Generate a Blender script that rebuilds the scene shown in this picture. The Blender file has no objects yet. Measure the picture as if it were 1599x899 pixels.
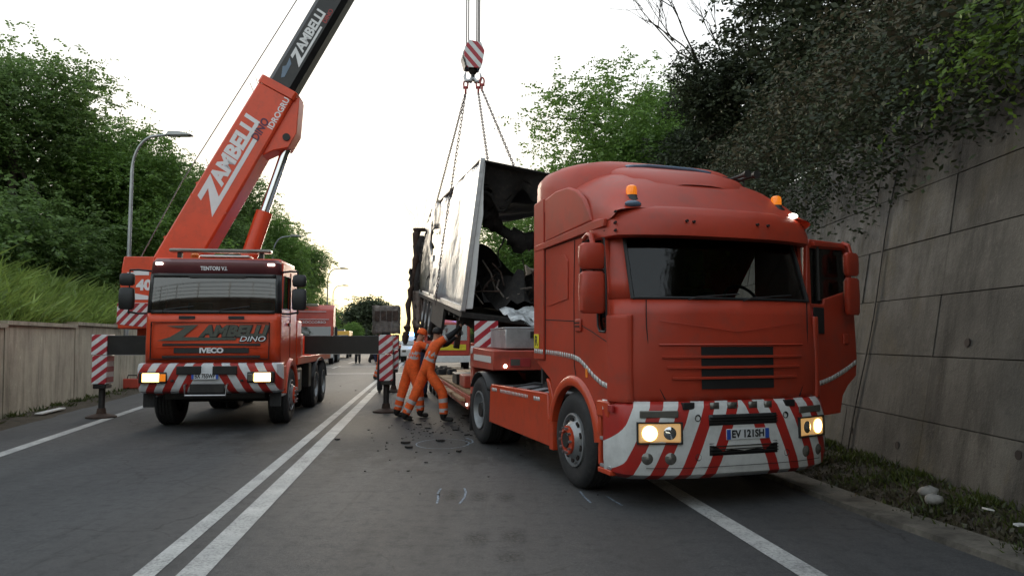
import bpy, bmesh, math, random
import numpy as np
from mathutils import Vector, Matrix
from mathutils.geometry import tessellate_polygon
R = math.radians
random.seed(7); RNG = np.random.default_rng(11)
scene = bpy.context.scene
COL = scene.collection

# ------------------------------------------------------------ camera, sky, sun, exposure
cam_d = bpy.data.cameras.new('camera'); cam = bpy.data.objects.new('camera', cam_d); COL.objects.link(cam)
cam.location = (0, 0, 1.65); cam.rotation_euler = (R(94.0), 0, 0)
cam_d.sensor_width = 36; cam_d.lens = 26.0; cam_d.clip_start = .05; cam_d.clip_end = 3000
scene.camera = cam
scene.view_settings.view_transform = 'Standard'; scene.view_settings.look = 'None'
scene.view_settings.gamma = 1; scene.view_settings.use_curve_mapping = False
scene.view_settings.exposure = 3.0
SUN_EL, SUN_AZ = 4.0, -13.0            # degrees; azimuth from +Y towards +X
world = bpy.data.worlds.new('World'); scene.world = world; world.use_nodes = True
wn = world.node_tree.nodes; wl = world.node_tree.links
bg = wn['Background']; sky = wn.new('ShaderNodeTexSky'); sky.sky_type = 'NISHITA'; sky.sun_disc = False
sky.sun_elevation = R(SUN_EL); sky.sun_rotation = R(SUN_AZ)
sky.air_density = 1.0; sky.dust_density = 1.0; sky.ozone_density = 1.0
hs = wn.new('ShaderNodeHueSaturation'); hs.inputs['Saturation'].default_value = 1.9
gm = wn.new('ShaderNodeGamma'); gm.inputs[1].default_value = .14      # thin even cloud: the sky's contrast is evened out all round
wl.new(sky.outputs[0], gm.inputs[0]); wl.new(gm.outputs[0], hs.inputs['Color']); wl.new(hs.outputs[0], bg.inputs[0]); bg.inputs[1].default_value = .15
sun_d = bpy.data.lights.new('sun', 'SUN'); sun = bpy.data.objects.new('sun', sun_d); COL.objects.link(sun)
sun_d.energy = .5; sun_d.angle = R(30); sun_d.color = (1, .86, .68)
sd = Vector((math.sin(R(SUN_AZ)) * math.cos(R(SUN_EL)), math.cos(R(SUN_AZ)) * math.cos(R(SUN_EL)), math.sin(R(SUN_EL))))
sun.rotation_euler = sd.to_track_quat('Z', 'Y').to_euler()

# ------------------------------------------------------------ materials
def new_mat(name):
    m = bpy.data.materials.new(name); m.use_nodes = True
    nt = m.node_tree; return m, nt, nt.nodes['Principled BSDF']
def nd(nt, t, **kw):
    n = nt.nodes.new(t)
    for k, v in kw.items():
        if k.startswith('i_'): n.inputs[k[2:].replace('_', ' ')].default_value = v
        else: setattr(n, k, v)
    return n
def math_n(nt, op, a, b=None, c=None):
    n = nd(nt, 'ShaderNodeMath', operation=op)
    for i, s in enumerate((a, b, c)):
        if s is None: continue
        if isinstance(s, (int, float)): n.inputs[i].default_value = s
        else: nt.links.new(s, n.inputs[i])
    return n.outputs[0]
def mixc(nt, fac, a, b):
    n = nd(nt, 'ShaderNodeMix', data_type='RGBA')
    for i, s in ((0, fac), (6, a), (7, b)):
        if isinstance(s, (int, float)): n.inputs[i].default_value = s
        elif isinstance(s, tuple): n.inputs[i].default_value = (*s[:3], 1)
        else: nt.links.new(s, n.inputs[i])
    return n.outputs[2]
def noise(nt, vec, scale, detail=4, rough=.55):
    n = nd(nt, 'ShaderNodeTexNoise'); n.inputs['Scale'].default_value = scale
    n.inputs['Detail'].default_value = detail; n.inputs['Roughness'].default_value = rough
    if vec is not None: nt.links.new(vec, n.inputs['Vector'])
    return n.outputs['Fac']
def ramp(nt, fac, a, b):
    n = nd(nt, 'ShaderNodeMapRange'); n.inputs[1].default_value = a; n.inputs[2].default_value = b
    n.clamp = True; nt.links.new(fac, n.inputs[0]); return n.outputs[0]
def coord(nt, kind='Object'): return nd(nt, 'ShaderNodeTexCoord').outputs[kind]
def scaled(nt, vec, s, rot=0):
    n = nd(nt, 'ShaderNodeMapping'); n.inputs['Scale'].default_value = s; n.inputs['Rotation'].default_value = (0, 0, rot)
    nt.links.new(vec, n.inputs['Vector']); return n.outputs[0]
def bump(nt, bs, h, strength=.3, dist=.01):
    n = nd(nt, 'ShaderNodeBump'); n.inputs['Strength'].default_value = strength; n.inputs['Distance'].default_value = dist
    nt.links.new(h, n.inputs['Height']); nt.links.new(n.outputs[0], bs.inputs['Normal'])
def pm(name, col, rough=.5, metal=0.0, var=.12, scale=2.5, dirt=None, dirt_amt=.4, bmp=0, bscale=60, spec=.5, coat=0):
    m, nt, bs = new_mat(name); c = coord(nt)
    n1 = noise(nt, c, scale, 6, .65)
    dark = tuple(x * (1 - var * 2) for x in col); lite = tuple(min(1, x * (1 + var)) for x in col)
    out = mixc(nt, ramp(nt, n1, .3, .7), dark, lite)
    if dirt:
        n2 = noise(nt, c, scale * 2.3 + .7, 8, .72)
        out = mixc(nt, math_n(nt, 'MULTIPLY', ramp(nt, n2, .5, .75), dirt_amt), out, dirt)
    nt.links.new(out, bs.inputs['Base Color'])
    r = nd(nt, 'ShaderNodeMapRange'); r.inputs[3].default_value = max(0, rough - .1); r.inputs[4].default_value = min(1, rough + .12)
    nt.links.new(n1, r.inputs[0]); nt.links.new(r.outputs[0], bs.inputs['Roughness'])
    bs.inputs['Metallic'].default_value = metal; bs.inputs['Specular IOR Level'].default_value = spec
    bs.inputs['Coat Weight'].default_value = coat; bs.inputs['Coat Roughness'].default_value = .15
    if bmp: bump(nt, bs, noise(nt, c, bscale, 5), bmp, .01)
    return m
def stripes(name, ca, cb, ax, ay, az, period, duty=.5, off=0., mirror=True, rough=.4, dirt=.35, umin=-99.):
    m, nt, bs = new_mat(name); c = coord(nt)
    s = nd(nt, 'ShaderNodeSeparateXYZ'); nt.links.new(c, s.inputs[0])
    x = math_n(nt, 'ABSOLUTE', s.outputs[0]) if mirror else s.outputs[0]
    u = math_n(nt, 'ADD', math_n(nt, 'MULTIPLY', x, ax), math_n(nt, 'ADD', math_n(nt, 'MULTIPLY', s.outputs[1], ay), math_n(nt, 'MULTIPLY', s.outputs[2], az)))
    u = math_n(nt, 'MAXIMUM', u, umin)
    u = math_n(nt, 'FRACT', math_n(nt, 'ADD', math_n(nt, 'DIVIDE', u, period), 50 + off))
    f = math_n(nt, 'LESS_THAN', u, duty)
    col = mixc(nt, f, cb, ca)
    n2 = ramp(nt, noise(nt, c, 5, 8, .7), .45, .8)
    col = mixc(nt, math_n(nt, 'MULTIPLY', n2, dirt), col, (.05, .045, .04))
    nt.links.new(col, bs.inputs['Base Color']); bs.inputs['Roughness'].default_value = rough
    return m
def emis(name, col, strength, base=(.8, .8, .8)):
    m, nt, bs = new_mat(name); bs.inputs['Base Color'].default_value = (*base, 1)
    bs.inputs['Emission Color'].default_value = (*col, 1); bs.inputs['Emission Strength'].default_value = strength
    bs.inputs['Roughness'].default_value = .15; return m
def glass(name, tint=(.75, .8, .8), refl=1.0):
    m = bpy.data.materials.new(name); m.use_nodes = True; nt = m.node_tree
    for n in list(nt.nodes):
        if n.type != 'OUTPUT_MATERIAL': nt.nodes.remove(n)
    t = nd(nt, 'ShaderNodeBsdfTransparent'); t.inputs[0].default_value = (*tint, 1)
    g = nd(nt, 'ShaderNodeBsdfGlossy'); g.inputs['Roughness'].default_value = .03
    fr = nd(nt, 'ShaderNodeFresnel'); fr.inputs[0].default_value = 1.5
    mx = nd(nt, 'ShaderNodeMixShader')
    nt.links.new(math_n(nt, 'MULTIPLY', fr.outputs[0], refl), mx.inputs[0])
    nt.links.new(t.outputs[0], mx.inputs[1]); nt.links.new(g.outputs[0], mx.inputs[2])
    nt.links.new(mx.outputs[0], [n for n in nt.nodes if n.type == 'OUTPUT_MATERIAL'][0].inputs[0])
    return m
def leaf_mat(name, col, var=.45, trans=.35, yellow=.3):
    m = bpy.data.materials.new(name); m.use_nodes = True; nt = m.node_tree
    for n in list(nt.nodes):
        if n.type != 'OUTPUT_MATERIAL': nt.nodes.remove(n)
    g = nd(nt, 'ShaderNodeNewGeometry'); rnd = g.outputs['Random Per Island']
    a = tuple(x * (1 - var) for x in col); b = (min(1, col[0] * (1 + var * .8 + yellow * .5)), col[1] * (1 + var), col[2] * (1 + var * .6))
    cr = mixc(nt, rnd, a, b)
    big = ramp(nt, noise(nt, coord(nt), .45, 3), .35, .65)
    cr = mixc(nt, math_n(nt, 'MULTIPLY', big, .5), cr, tuple(x * .62 for x in col))
    d = nd(nt, 'ShaderNodeBsdfDiffuse'); t = nd(nt, 'ShaderNodeBsdfTranslucent'); mx = nd(nt, 'ShaderNodeMixShader')
    mx.inputs[0].default_value = trans
    gl = nd(nt, 'ShaderNodeBsdfGlossy'); gl.inputs['Roughness'].default_value = .45; gl.inputs[0].default_value = (.6, .65, .6, 1)
    m2 = nd(nt, 'ShaderNodeMixShader'); m2.inputs[0].default_value = .04
    nt.links.new(cr, d.inputs[0]); nt.links.new(cr, t.inputs[0])
    nt.links.new(d.outputs[0], mx.inputs[1]); nt.links.new(t.outputs[0], mx.inputs[2])
    nt.links.new(mx.outputs[0], m2.inputs[1]); nt.links.new(gl.outputs[0], m2.inputs[2])
    nt.links.new(m2.outputs[0], [n for n in nt.nodes if n.type == 'OUTPUT_MATERIAL'][0].inputs[0])
    return m

RED = (.50, .035, .022); DIRT = (.06, .05, .04)
M = dict(
    tred=pm('tractor_red_paint', (.43, .044, .019), .44, var=.09, scale=1.3, dirt=(.17, .06, .045), dirt_amt=.5, spec=.5),
    tred_low=pm('tractor_lower_red_paint', (.56, .062, .02), .30, var=.08, scale=2, dirt=(.12, .05, .035), dirt_amt=.4),
    cred=pm('crane_orange_red_paint', (.68, .068, .020), .34, var=.08, scale=1.8, dirt=(.2, .05, .03), dirt_amt=.35),
    lred=pm('trailer_red_paint', (.42, .055, .03), .5, var=.15, scale=3, dirt=DIRT, dirt_amt=.55),
    fred=pm('far_truck_red_paint', (.50, .06, .035), .4),
    black=pm('black_plastic', (.016, .016, .017), .5, var=.2),
    gap=pm('dark_panel_gap', (.02, .012, .011), .8),
    blackpaint=pm('black_steel_paint', (.012, .012, .013), .4, var=.2, dirt=DIRT, dirt_amt=.25),
    rubber=pm('tyre_rubber', (.020, .020, .021), .75, var=.2, scale=8, dirt=(.07, .065, .06), dirt_amt=.5),
    steel=pm('bare_steel', (.45, .45, .46), .35, metal=.9, dirt=(.12, .1, .08), dirt_amt=.4),
    chrome=pm('chromed_steel', (.75, .76, .78), .12, metal=1, var=.03),
    alu=pm('checker_aluminium', (.55, .56, .58), .4, metal=.7, bmp=.3, bscale=50, dirt=(.1, .09, .08), dirt_amt=.4),
    rim=pm('rim_grey_paint', (.34, .35, .36), .4, metal=.5, dirt=(.08, .07, .06), dirt_amt=.5),
    white=pm('white_paint', (.72, .72, .71), .4, var=.05, dirt=(.3, .29, .27), dirt_amt=.4),
    chassis=pm('chassis_dark_grease', (.018, .017, .016), .6, var=.3, dirt=(.06, .05, .04), dirt_amt=.5),
    interior=pm('dark_interior_trim', (.022, .021, .021), .8),
    seat=pm('seat_fabric', (.04, .04, .045), .9),
    amber=emis('amber_lens', (1, .25, .02), .05, (.9, .25, .02)),
    amberdim=pm('orange_lens', (.8, .2, .02), .2),
    head_on=emis('lit_headlamp_lens', (1, .62, .22), 1.1),
    head_amb=emis('lit_headlamp_amber', (1, .50, .12), .7),
    spot=emis('small_lit_lamp', (1, .93, .8), 1.0),
    blue=emis('blue_beacon_lit', (.10, .35, 1), 4),
    lens_warm=emis('warm_lit_lamp_glass', (1, .55, .18), .05, (.40, .33, .22)),
    lens=pm('clear_lamp_lens', (.20, .19, .17), .15, metal=.5),
    reflectape=pm('retroreflective_tape', (.62, .62, .60), .45, var=.1, scale=20),
    yellow=pm('yellow_plate', (.75, .62, .03), .45), 
    plate=pm('white_plate', (.70, .72, .74), .4), plateblue=pm('blue_plate_band', (.03, .09, .42), .4),
    ink=pm('black_lettering', (.012, .012, .013), .5), letwhite=pm('white_lettering', (.72, .72, .74), .45, var=.05),
    letgrey=pm('grey_green_lettering', (.085, .09, .075), .35), letpurple=pm('purple_lettering', (.08, .012, .05), .45),
    glass=glass('window_glass', (.62, .68, .68), 1.1), wsdark=glass('tinted_windscreen', (.42, .46, .46), 1.0),
    wscrane=glass('reflecting_windscreen', (.24, .28, .30), 3.4),
    st_tractor=stripes('bumper_red_white', (.42, .022, .016), (.66, .67, .66), 1, 0, .42, .27, .46, .30, umin=.34),
    st_crane=stripes('crane_bumper_red_white', (.40, .022, .016), (.66, .68, .70), 1, 0, .55, .29, .5, .38, umin=.66),
    st_plate=stripes('warning_plate_red_white', (.40, .02, .035), (.70, .71, .72), .8, 0, -1, .22, .5, 0, False),
    st_plate2=stripes('warning_plate_steep', (.40, .02, .035), (.70, .71, .72), 1, 0, .9, .26, .5, 0, False),
    burnt=pm('charred_black', (.018, .016, .015), .85, var=.35, scale=4, dirt=(.07, .055, .045), dirt_amt=.6, bmp=.6, bscale=14),
    rust=pm('burnt_rusty_steel', (.055, .032, .022), .85, var=.4, scale=3, dirt=(.13, .09, .07), dirt_amt=.6, bmp=.5, bscale=20),
    ash=pm('burnt_grey_cab', (.17, .145, .125), .8, var=.35, scale=3, dirt=(.10, .05, .03), dirt_amt=.9, bmp=.5, bscale=12),
    wood=pm('deck_planks', (.36, .24, .13), .75, var=.25, scale=6, dirt=(.1, .07, .05), dirt_amt=.5, bmp=.3, bscale=30),
    orange=pm('hi_vis_orange', (.95, .13, .02), .8, var=.16, scale=9, dirt=(.35, .05, .015), dirt_amt=.6, bmp=1, bscale=11), skin=pm('skin', (.45, .25, .17), .6),
    band=pm('grey_reflective_band', (.48, .47, .48), .5), boot=pm('black_boots', (.014, .013, .012), .6),
    hair=pm('dark_hair', (.014, .011, .010), .7), navy=pm('navy_cloth', (.015, .02, .05), .85), darkcloth=pm('dark_cloth', (.02, .02, .024), .85),
    lamp_metal=pm('galvanised_pole', (.36, .38, .39), .45, metal=.6), bark=pm('bark', (.06, .05, .038), .9, var=.3, scale=8, bmp=.7, bscale=25),
    rope=pm('wire_rope', (.16, .15, .15), .5, metal=.5), chain=pm('chain_steel', (.16, .14, .14), .5, metal=.6),
    hookred=pm('red_shackle', (.35, .03, .03), .45), bluegrey=pm('blue_grey_lens', (.12, .18, .26), .2),
    foil=pm('crumpled_foil_sheet', (.55, .57, .58), .35, metal=.3, var=.25, scale=14, bmp=1, bscale=22),
    vanyellow=pm('van_yellow', (.75, .40, .03), .4), stone=pm('pale_stone', (.26, .25, .235), .8, bmp=.5, bscale=30),
    litter=pm('pale_litter', (.6, .6, .58), .6),
)

# ------------------------------------------------------------ mesh helpers
class MB:
    def __init__(s): s.v = []; s.f = []
    def add(s, vs, fs):
        n = len(s.v); s.v += [tuple(map(float, p)) for p in vs]; s.f += [tuple(i + n for i in f) for f in fs]; return s
    def box(s, x0, x1, y0, y1, z0, z1):
        return s.add([(x0, y0, z0), (x1, y0, z0), (x1, y1, z0), (x0, y1, z0), (x0, y0, z1), (x1, y0, z1), (x1, y1, z1), (x0, y1, z1)],
                     [(0, 3, 2, 1), (4, 5, 6, 7), (0, 1, 5, 4), (1, 2, 6, 5), (2, 3, 7, 6), (3, 0, 4, 7)])
    def prism(s, loops, axis, a, b):
        # loops: outer loop plus holes in the plane perpendicular to axis ('x': (y,z), 'y': (x,z), 'z': (x,y)), extruded a..b
        if not isinstance(loops[0][0], (tuple, list)): loops = [loops]
        def P(p, h): return {'x': (h, p[0], p[1]), 'y': (p[0], h, p[1]), 'z': (p[0], p[1], h)}[axis]
        flat = [p for l in loops for p in l]; n = len(flat)
        tris = tessellate_polygon([[Vector((p[0], p[1], 0)) for p in l] for l in loops])
        fs = [tuple(t) for t in tris] + [tuple(i + n for i in reversed(t)) for t in tris]
        o = 0
        for l in loops:
            k = len(l)
            fs += [(o + i, o + (i + 1) % k, n + o + (i + 1) % k, n + o + i) for i in range(k)]; o += k
        return s.add([P(p, a) for p in flat] + [P(p, b) for p in flat], fs)
    def cyl(s, p0, p1, r0, r1=None, n=16, caps=True):
        r1 = r0 if r1 is None else r1
        p0, p1 = Vector(p0), Vector(p1); d = (p1 - p0).normalized()
        u = d.orthogonal().normalized(); w = d.cross(u)
        vs = [p + (u * math.cos(2 * math.pi * i / n) + w * math.sin(2 * math.pi * i / n)) * r for p, r in ((p0, r0), (p1, r1)) for i in range(n)]
        fs = [(i, (i + 1) % n, n + (i + 1) % n, n + i) for i in range(n)]
        if caps: fs += [tuple(range(n))[::-1], tuple(range(n, 2 * n))]
        return s.add(vs, fs)
    def tube(s, path, r, n=8, closed=False):
        path = [Vector(p) for p in path]; k = len(path); vs = []; u = None
        rs = r if isinstance(r, (list, tuple)) else [r] * k
        for i, p in enumerate(path):
            a = path[i - 1] if (i or closed) else p; b = path[(i + 1) % k] if (i < k - 1 or closed) else p
            d = (b - a).normalized()
            u = d.orthogonal().normalized() if u is None else (u - d * u.dot(d)).normalized()
            w = d.cross(u)
            vs += [p + (u * math.cos(2 * math.pi * j / n) + w * math.sin(2 * math.pi * j / n)) * rs[i] for j in range(n)]
        fs = [(i * n + j, i * n + (j + 1) % n, ((i + 1) % k) * n + (j + 1) % n, ((i + 1) % k) * n + j) for i in range(k if closed else k - 1) for j in range(n)]
        if not closed: fs += [tuple(range(n))[::-1], tuple(range((k - 1) * n, k * n))]
        return s.add(vs, fs)
    def lathe(s, prof, o, axis=(1, 0, 0), n=32):
        o = Vector(o); d = Vector(axis).normalized(); u = d.orthogonal().normalized(); w = d.cross(u); k = len(prof)
        vs = [o + d * h + (u * math.cos(2 * math.pi * i / n) + w * math.sin(2 * math.pi * i / n)) * r for i in range(n) for r, h in prof]
        fs = [(i * k + j, i * k + j + 1, ((i + 1) % n) * k + j + 1, ((i + 1) % n) * k + j) for i in range(n) for j in range(k - 1)]
        return s.add(vs, fs)
    def grid(s, rows):
        r = len(rows); c = len(rows[0])
        return s.add([p for row in rows for p in row], [(i * c + j, i * c + j + 1, (i + 1) * c + j + 1, (i + 1) * c + j) for i in range(r - 1) for j in range(c - 1)])
    def sphere(s, c, r, n=12, m=8):
        rx, ry, rz = r if isinstance(r, (tuple, list)) else (r, r, r)
        return s.grid([[(c[0] + rx * math.sin(math.pi * i / m) * math.cos(2 * math.pi * j / n), c[1] + ry * math.sin(math.pi * i / m) * math.sin(2 * math.pi * j / n), c[2] + rz * math.cos(math.pi * i / m)) for j in range(n + 1)] for i in range(m + 1)])
    def obj(s, name, mat, parent=None, bevel=0, sharp=35, solid=0, seg=2):
        me = bpy.data.meshes.new(name); me.from_pydata(s.v, [], s.f)
        bm = bmesh.new(); bm.from_mesh(me); bmesh.ops.remove_doubles(bm, verts=bm.verts, dist=1e-5)
        bmesh.ops.recalc_face_normals(bm, faces=bm.faces); bm.to_mesh(me); bm.free()
        me.polygons.foreach_set('use_smooth', [True] * len(me.polygons)); me.set_sharp_from_angle(angle=R(sharp))
        me.materials.append(M[mat] if isinstance(mat, str) else mat)
        o = bpy.data.objects.new(name, me); COL.objects.link(o); o.parent = parent
        if solid:
            md = o.modifiers.new('solid', 'SOLIDIFY'); md.thickness = solid; md.offset = 0
        if bevel:
            md = o.modifiers.new('bevel', 'BEVEL'); md.width = bevel; md.segments = seg; md.limit_method = 'ANGLE'; md.angle_limit = R(40)
            md.harden_normals = False
        return o
def tag(o, label, cat, group=None):
    o['label'] = label; o['category'] = cat
    if group: o['group'] = group
    return o
def thing(name, label, cat, loc=(0, 0, 0), rz=0, group=None):
    o = bpy.data.objects.new(name, None); COL.objects.link(o); o.empty_display_size = .2
    o.location = loc; o.rotation_euler = (0, 0, R(rz)); return tag(o, label, cat, group)
def struct(o): o['kind'] = 'structure'; return o
def stuff(o): o['kind'] = 'stuff'; return o
def dup(o, parent=None):
    c = o.copy(); COL.objects.link(c); c.parent = parent
    for ch in list(o.children): dup(ch, c)
    return c
def np_mesh(name, V, F, mat, parent=None, smooth=False):
    me = bpy.data.meshes.new(name); k = F.shape[1]
    me.vertices.add(len(V)); me.vertices.foreach_set('co', V.astype(np.float32).ravel())
    me.loops.add(F.size); me.loops.foreach_set('vertex_index', F.astype(np.int32).ravel())
    me.polygons.add(len(F)); me.polygons.foreach_set('loop_start', np.arange(0, F.size, k, dtype=np.int32))
    me.update(calc_edges=True); me.validate()
    me.materials.append(M[mat] if isinstance(mat, str) else mat)
    o = bpy.data.objects.new(name, me); COL.objects.link(o); o.parent = parent; return o
FONT = None
def text(name, body, size, mat, parent, mtx, extrude=.003, shear=0, bold=0, width=None, align='CENTER'):
    cu = bpy.data.curves.new(name, 'FONT'); cu.body = body; cu.size = size; cu.extrude = extrude; cu.shear = shear; cu.offset = bold
    cu.align_x = align; cu.align_y = 'CENTER'; cu.resolution_u = 3
    t = bpy.data.objects.new('tmp_text', cu); COL.objects.link(t)
    bpy.context.view_layer.update()
    me = bpy.data.meshes.new_from_object(t.evaluated_get(bpy.context.evaluated_depsgraph_get()))
    w = max(v.co.x for v in me.vertices) - min(v.co.x for v in me.vertices)
    if width: 
        for v in me.vertices: v.co.x *= width / w
    me.transform(mtx)                     # baked: the letters live in the thing's own frame
    bpy.data.objects.remove(t); me.materials.clear(); me.materials.append(M[mat] if isinstance(mat, str) else mat)
    o = bpy.data.objects.new(name, me); COL.objects.link(o); o.parent = parent; return o
def front(x, y, z): return Matrix.Translation((x, y, z)) @ Matrix.Rotation(R(90), 4, 'X')       # faces -Y
def leftside(x, y, z): return Matrix.Translation((x, y, z)) @ Matrix.Rotation(R(-90), 4, 'Z') @ Matrix.Rotation(R(90), 4, 'X')   # faces -X

# ============================================================ THE SETTING
RS = -.1165                                    # the road drifts left: dx per metre of y
def rx(x0, y): return x0 + RS * (y - 5.31)     # x of a line parallel to the road that passes x0 at y=5.31
def wall_l(y): return -10.6 - .2395 * (y - 15.47)          # foot of the left retaining wall
def wall_r(y): return 4.42 + .035 * (y - 6)                # foot of the right retaining wall
def kerb_x(y):
    pts = [(-30, 9.5), (0, 4.9), (3, 4.2), (5.37, 3.63), (7.38, 3.25), (9.12, 3.04), (14, 2.45), (20, 1.75), (40, -.6), (260, -26.5)]
    for (a, xa), (b, xb) in zip(pts, pts[1:]):
        if a <= y <= b: return xa + (xb - xa) * (y - a) / (b - a)
    return pts[-1][1]
YS = [-30, -20, -10, -4, 0, 3, 5.37, 7.38, 9.12, 11.5, 14, 17, 20, 25, 30, 36, 40, 50, 70, 100, 150, 260]

def asphalt():
    m, nt, bs = new_mat('asphalt'); c = coord(nt)
    fine = math_n(nt, 'ADD', math_n(nt, 'MULTIPLY', noise(nt, c, 140, 2, .6), .55), math_n(nt, 'MULTIPLY', noise(nt, c, 48, 4, .8), .45)); mid = noise(nt, c, 7, 8, .72); big = noise(nt, c, .35, 5, .6)
    along = noise(nt, scaled(nt, c, (1.1, .07, 1), R(-6.6)), 1.3, 4, .6)       # wheel tracks run with the road
    crk = nd(nt, 'ShaderNodeTexVoronoi', feature='DISTANCE_TO_EDGE'); crk.inputs['Scale'].default_value = .55
    wv = nd(nt, 'ShaderNodeVectorMath', operation='ADD'); nz = nd(nt, 'ShaderNodeTexNoise'); nz.inputs['Scale'].default_value = 1.2; nz.inputs['Detail'].default_value = 6
    nt.links.new(c, nz.inputs['Vector']); nt.links.new(c, wv.inputs[0]); nt.links.new(nz.outputs['Color'], wv.inputs[1]); nt.links.new(wv.outputs[0], crk.inputs['Vector'])
    col = mixc(nt, ramp(nt, fine, .38, .64), (.011, .0115, .0125), (.085, .086, .090))
    col = mixc(nt, math_n(nt, 'MULTIPLY', ramp(nt, noise(nt, c, 26, 6, .8), .5, .62), .45), col, (.095, .095, .098))
    col = mixc(nt, math_n(nt, 'MULTIPLY', ramp(nt, along, .42, .62), .6), col, (.024, .0245, .027))
    col = mixc(nt, math_n(nt, 'MULTIPLY', ramp(nt, big, .45, .66), .45), col, (.068, .068, .069))
    col = mixc(nt, math_n(nt, 'MULTIPLY', ramp(nt, mid, .52, .70), .6), col, (.017, .017, .018))
    crack = math_n(nt, 'MULTIPLY', math_n(nt, 'LESS_THAN', crk.outputs['Distance'], .006), ramp(nt, big, .5, .56))
    col = mixc(nt, math_n(nt, 'MULTIPLY', crack, .7), col, (.015, .015, .015))
    vd = nd(nt, 'ShaderNodeVectorMath', operation='DISTANCE'); vd.inputs[1].default_value = (-.9, 14.0, 0); nt.links.new(scaled(nt, c, (1, 1, 1)), vd.inputs[0])
    soot = math_n(nt, 'MULTIPLY', ramp(nt, math_n(nt, 'SUBTRACT', math_n(nt, 'MULTIPLY', noise(nt, scaled(nt, c, (1, .5, 1)), 2.4, 7, .7), 9.5), vd.outputs['Value']), .2, 1.6), .75)
    col = mixc(nt, soot, col, (.013, .013, .013))
    skid = noise(nt, scaled(nt, c, (5, .12, 1), R(-4)), 1.7, 5, .6); col = mixc(nt, math_n(nt, 'MULTIPLY', math_n(nt, 'MULTIPLY', ramp(nt, skid, .60, .70), ramp(nt, big, .40, .55)), .6), col, (.018, .018, .018))
    nt.links.new(col, bs.inputs['Base Color'])
    r = nd(nt, 'ShaderNodeMapRange'); r.inputs[3].default_value = .6; r.inputs[4].default_value = .9; nt.links.new(mid, r.inputs[0]); nt.links.new(r.outputs[0], bs.inputs['Roughness'])
    bump(nt, bs, math_n(nt, 'ADD', fine, math_n(nt, 'MULTIPLY', crack, -1.0)), .55, .012)
    return m
def road_paint():
    m, nt, bs = new_mat('worn_road_paint'); c = coord(nt)
    w = ramp(nt, math_n(nt, 'ADD', math_n(nt, 'MULTIPLY', noise(nt, c, 34, 8, .8), .7), math_n(nt, 'MULTIPLY', noise(nt, c, 2.6, 6, .7), .3)), .47, .60); g = ramp(nt, noise(nt, c, 2.1, 5), .35, .7)
    col = mixc(nt, g, (.36, .365, .36), (.52, .52, .50))
    col = mixc(nt, math_n(nt, 'MULTIPLY', w, .75), col, (.09, .09, .09))
    nt.links.new(col, bs.inputs['Base Color']); bs.inputs['Roughness'].default_value = .7
    bump(nt, bs, noise(nt, c, 130, 3), .4, .008); return m
def soil():
    m, nt, bs = new_mat('verge_soil'); c = coord(nt)
    n = noise(nt, c, 5, 9, .7); n2 = noise(nt, c, 34, 5, .7)
    col = mixc(nt, ramp(nt, n, .35, .65), (.028, .021, .015), (.075, .056, .036))
    col = mixc(nt, math_n(nt, 'MULTIPLY', ramp(nt, n2, .5, .7), .6), col, (.05, .055, .02))
    nt.links.new(col, bs.inputs['Base Color']); bs.inputs['Roughness'].default_value = .95
    bump(nt, bs, n2, 1, .04); return m
def concrete(name, lite, dark, moss, streak_s, streak_amt, lime=None):
    m, nt, bs = new_mat(name); g = nd(nt, 'ShaderNodeNewGeometry').outputs['Position']
    st = noise(nt, scaled(nt, g, streak_s), 2.2, 7, .65); blot = noise(nt, g, 1.1, 7, .68); fine = noise(nt, g, 26, 6, .7)
    oi = nd(nt, 'ShaderNodeObjectInfo').outputs['Random']
    col = mixc(nt, ramp(nt, blot, .3, .7), dark, lite)
    col = mixc(nt, math_n(nt, 'MULTIPLY', ramp(nt, st, .47, .66), streak_amt), col, tuple(x * .28 for x in dark))
    col = mixc(nt, math_n(nt, 'MULTIPLY', ramp(nt, noise(nt, scaled(nt, g, (1, 1, .6)), .9, 6, .7), .52, .72), .65), col, moss)
    col = mixc(nt, math_n(nt, 'MULTIPLY', oi, .28), col, tuple(x * .55 for x in dark))
    col = mixc(nt, math_n(nt, 'MULTIPLY', ramp(nt, fine, .56, .72), .3), col, tuple(min(1, x * 1.5) for x in lite))
    col = mixc(nt, math_n(nt, 'MULTIPLY', ramp(nt, noise(nt, scaled(nt, g, (1, 1.6, .8)), 1.7, 9, .78), .62, .72), .45), col, tuple(min(1, x * 2.0) for x in lite))
    if lime:                # pale lime bloom with scraped, patchy edges on the far bays
        sp = nd(nt, 'ShaderNodeSeparateXYZ'); nt.links.new(g, sp.inputs[0])
        f = math_n(nt, 'MULTIPLY', ramp(nt, math_n(nt, 'ADD', sp.outputs[1], math_n(nt, 'MULTIPLY', blot, 5)), 10.5, 14.0), ramp(nt, noise(nt, scaled(nt, g, (1, 2.2, .9)), 1.5, 9, .8), .42, .68))
        f = math_n(nt, 'MULTIPLY', f, ramp(nt, sp.outputs[2], 1.0, 3.2)); col = mixc(nt, math_n(nt, 'MULTIPLY', f, .7), col, lime)
        col = mixc(nt, math_n(nt, 'MULTIPLY', ramp(nt, noise(nt, scaled(nt, g, (1, 1, 1.5)), 5, 9, .8), .56, .68), .5), col, tuple(x * .35 for x in dark))
    nt.links.new(col, bs.inputs['Base Color']); bs.inputs['Roughness'].default_value = .88
    bump(nt, bs, math_n(nt, 'ADD', fine, math_n(nt, 'MULTIPLY', st, .8)), .5, .02); return m
M['asphalt'] = asphalt(); M['paint'] = road_paint(); M['soil'] = soil()
M['conc_l'] = concrete('stained_pale_concrete', (.56, .50, .385), (.33, .29, .225), (.17, .155, .11), (2.2, 2.2, .3), .55)
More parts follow.
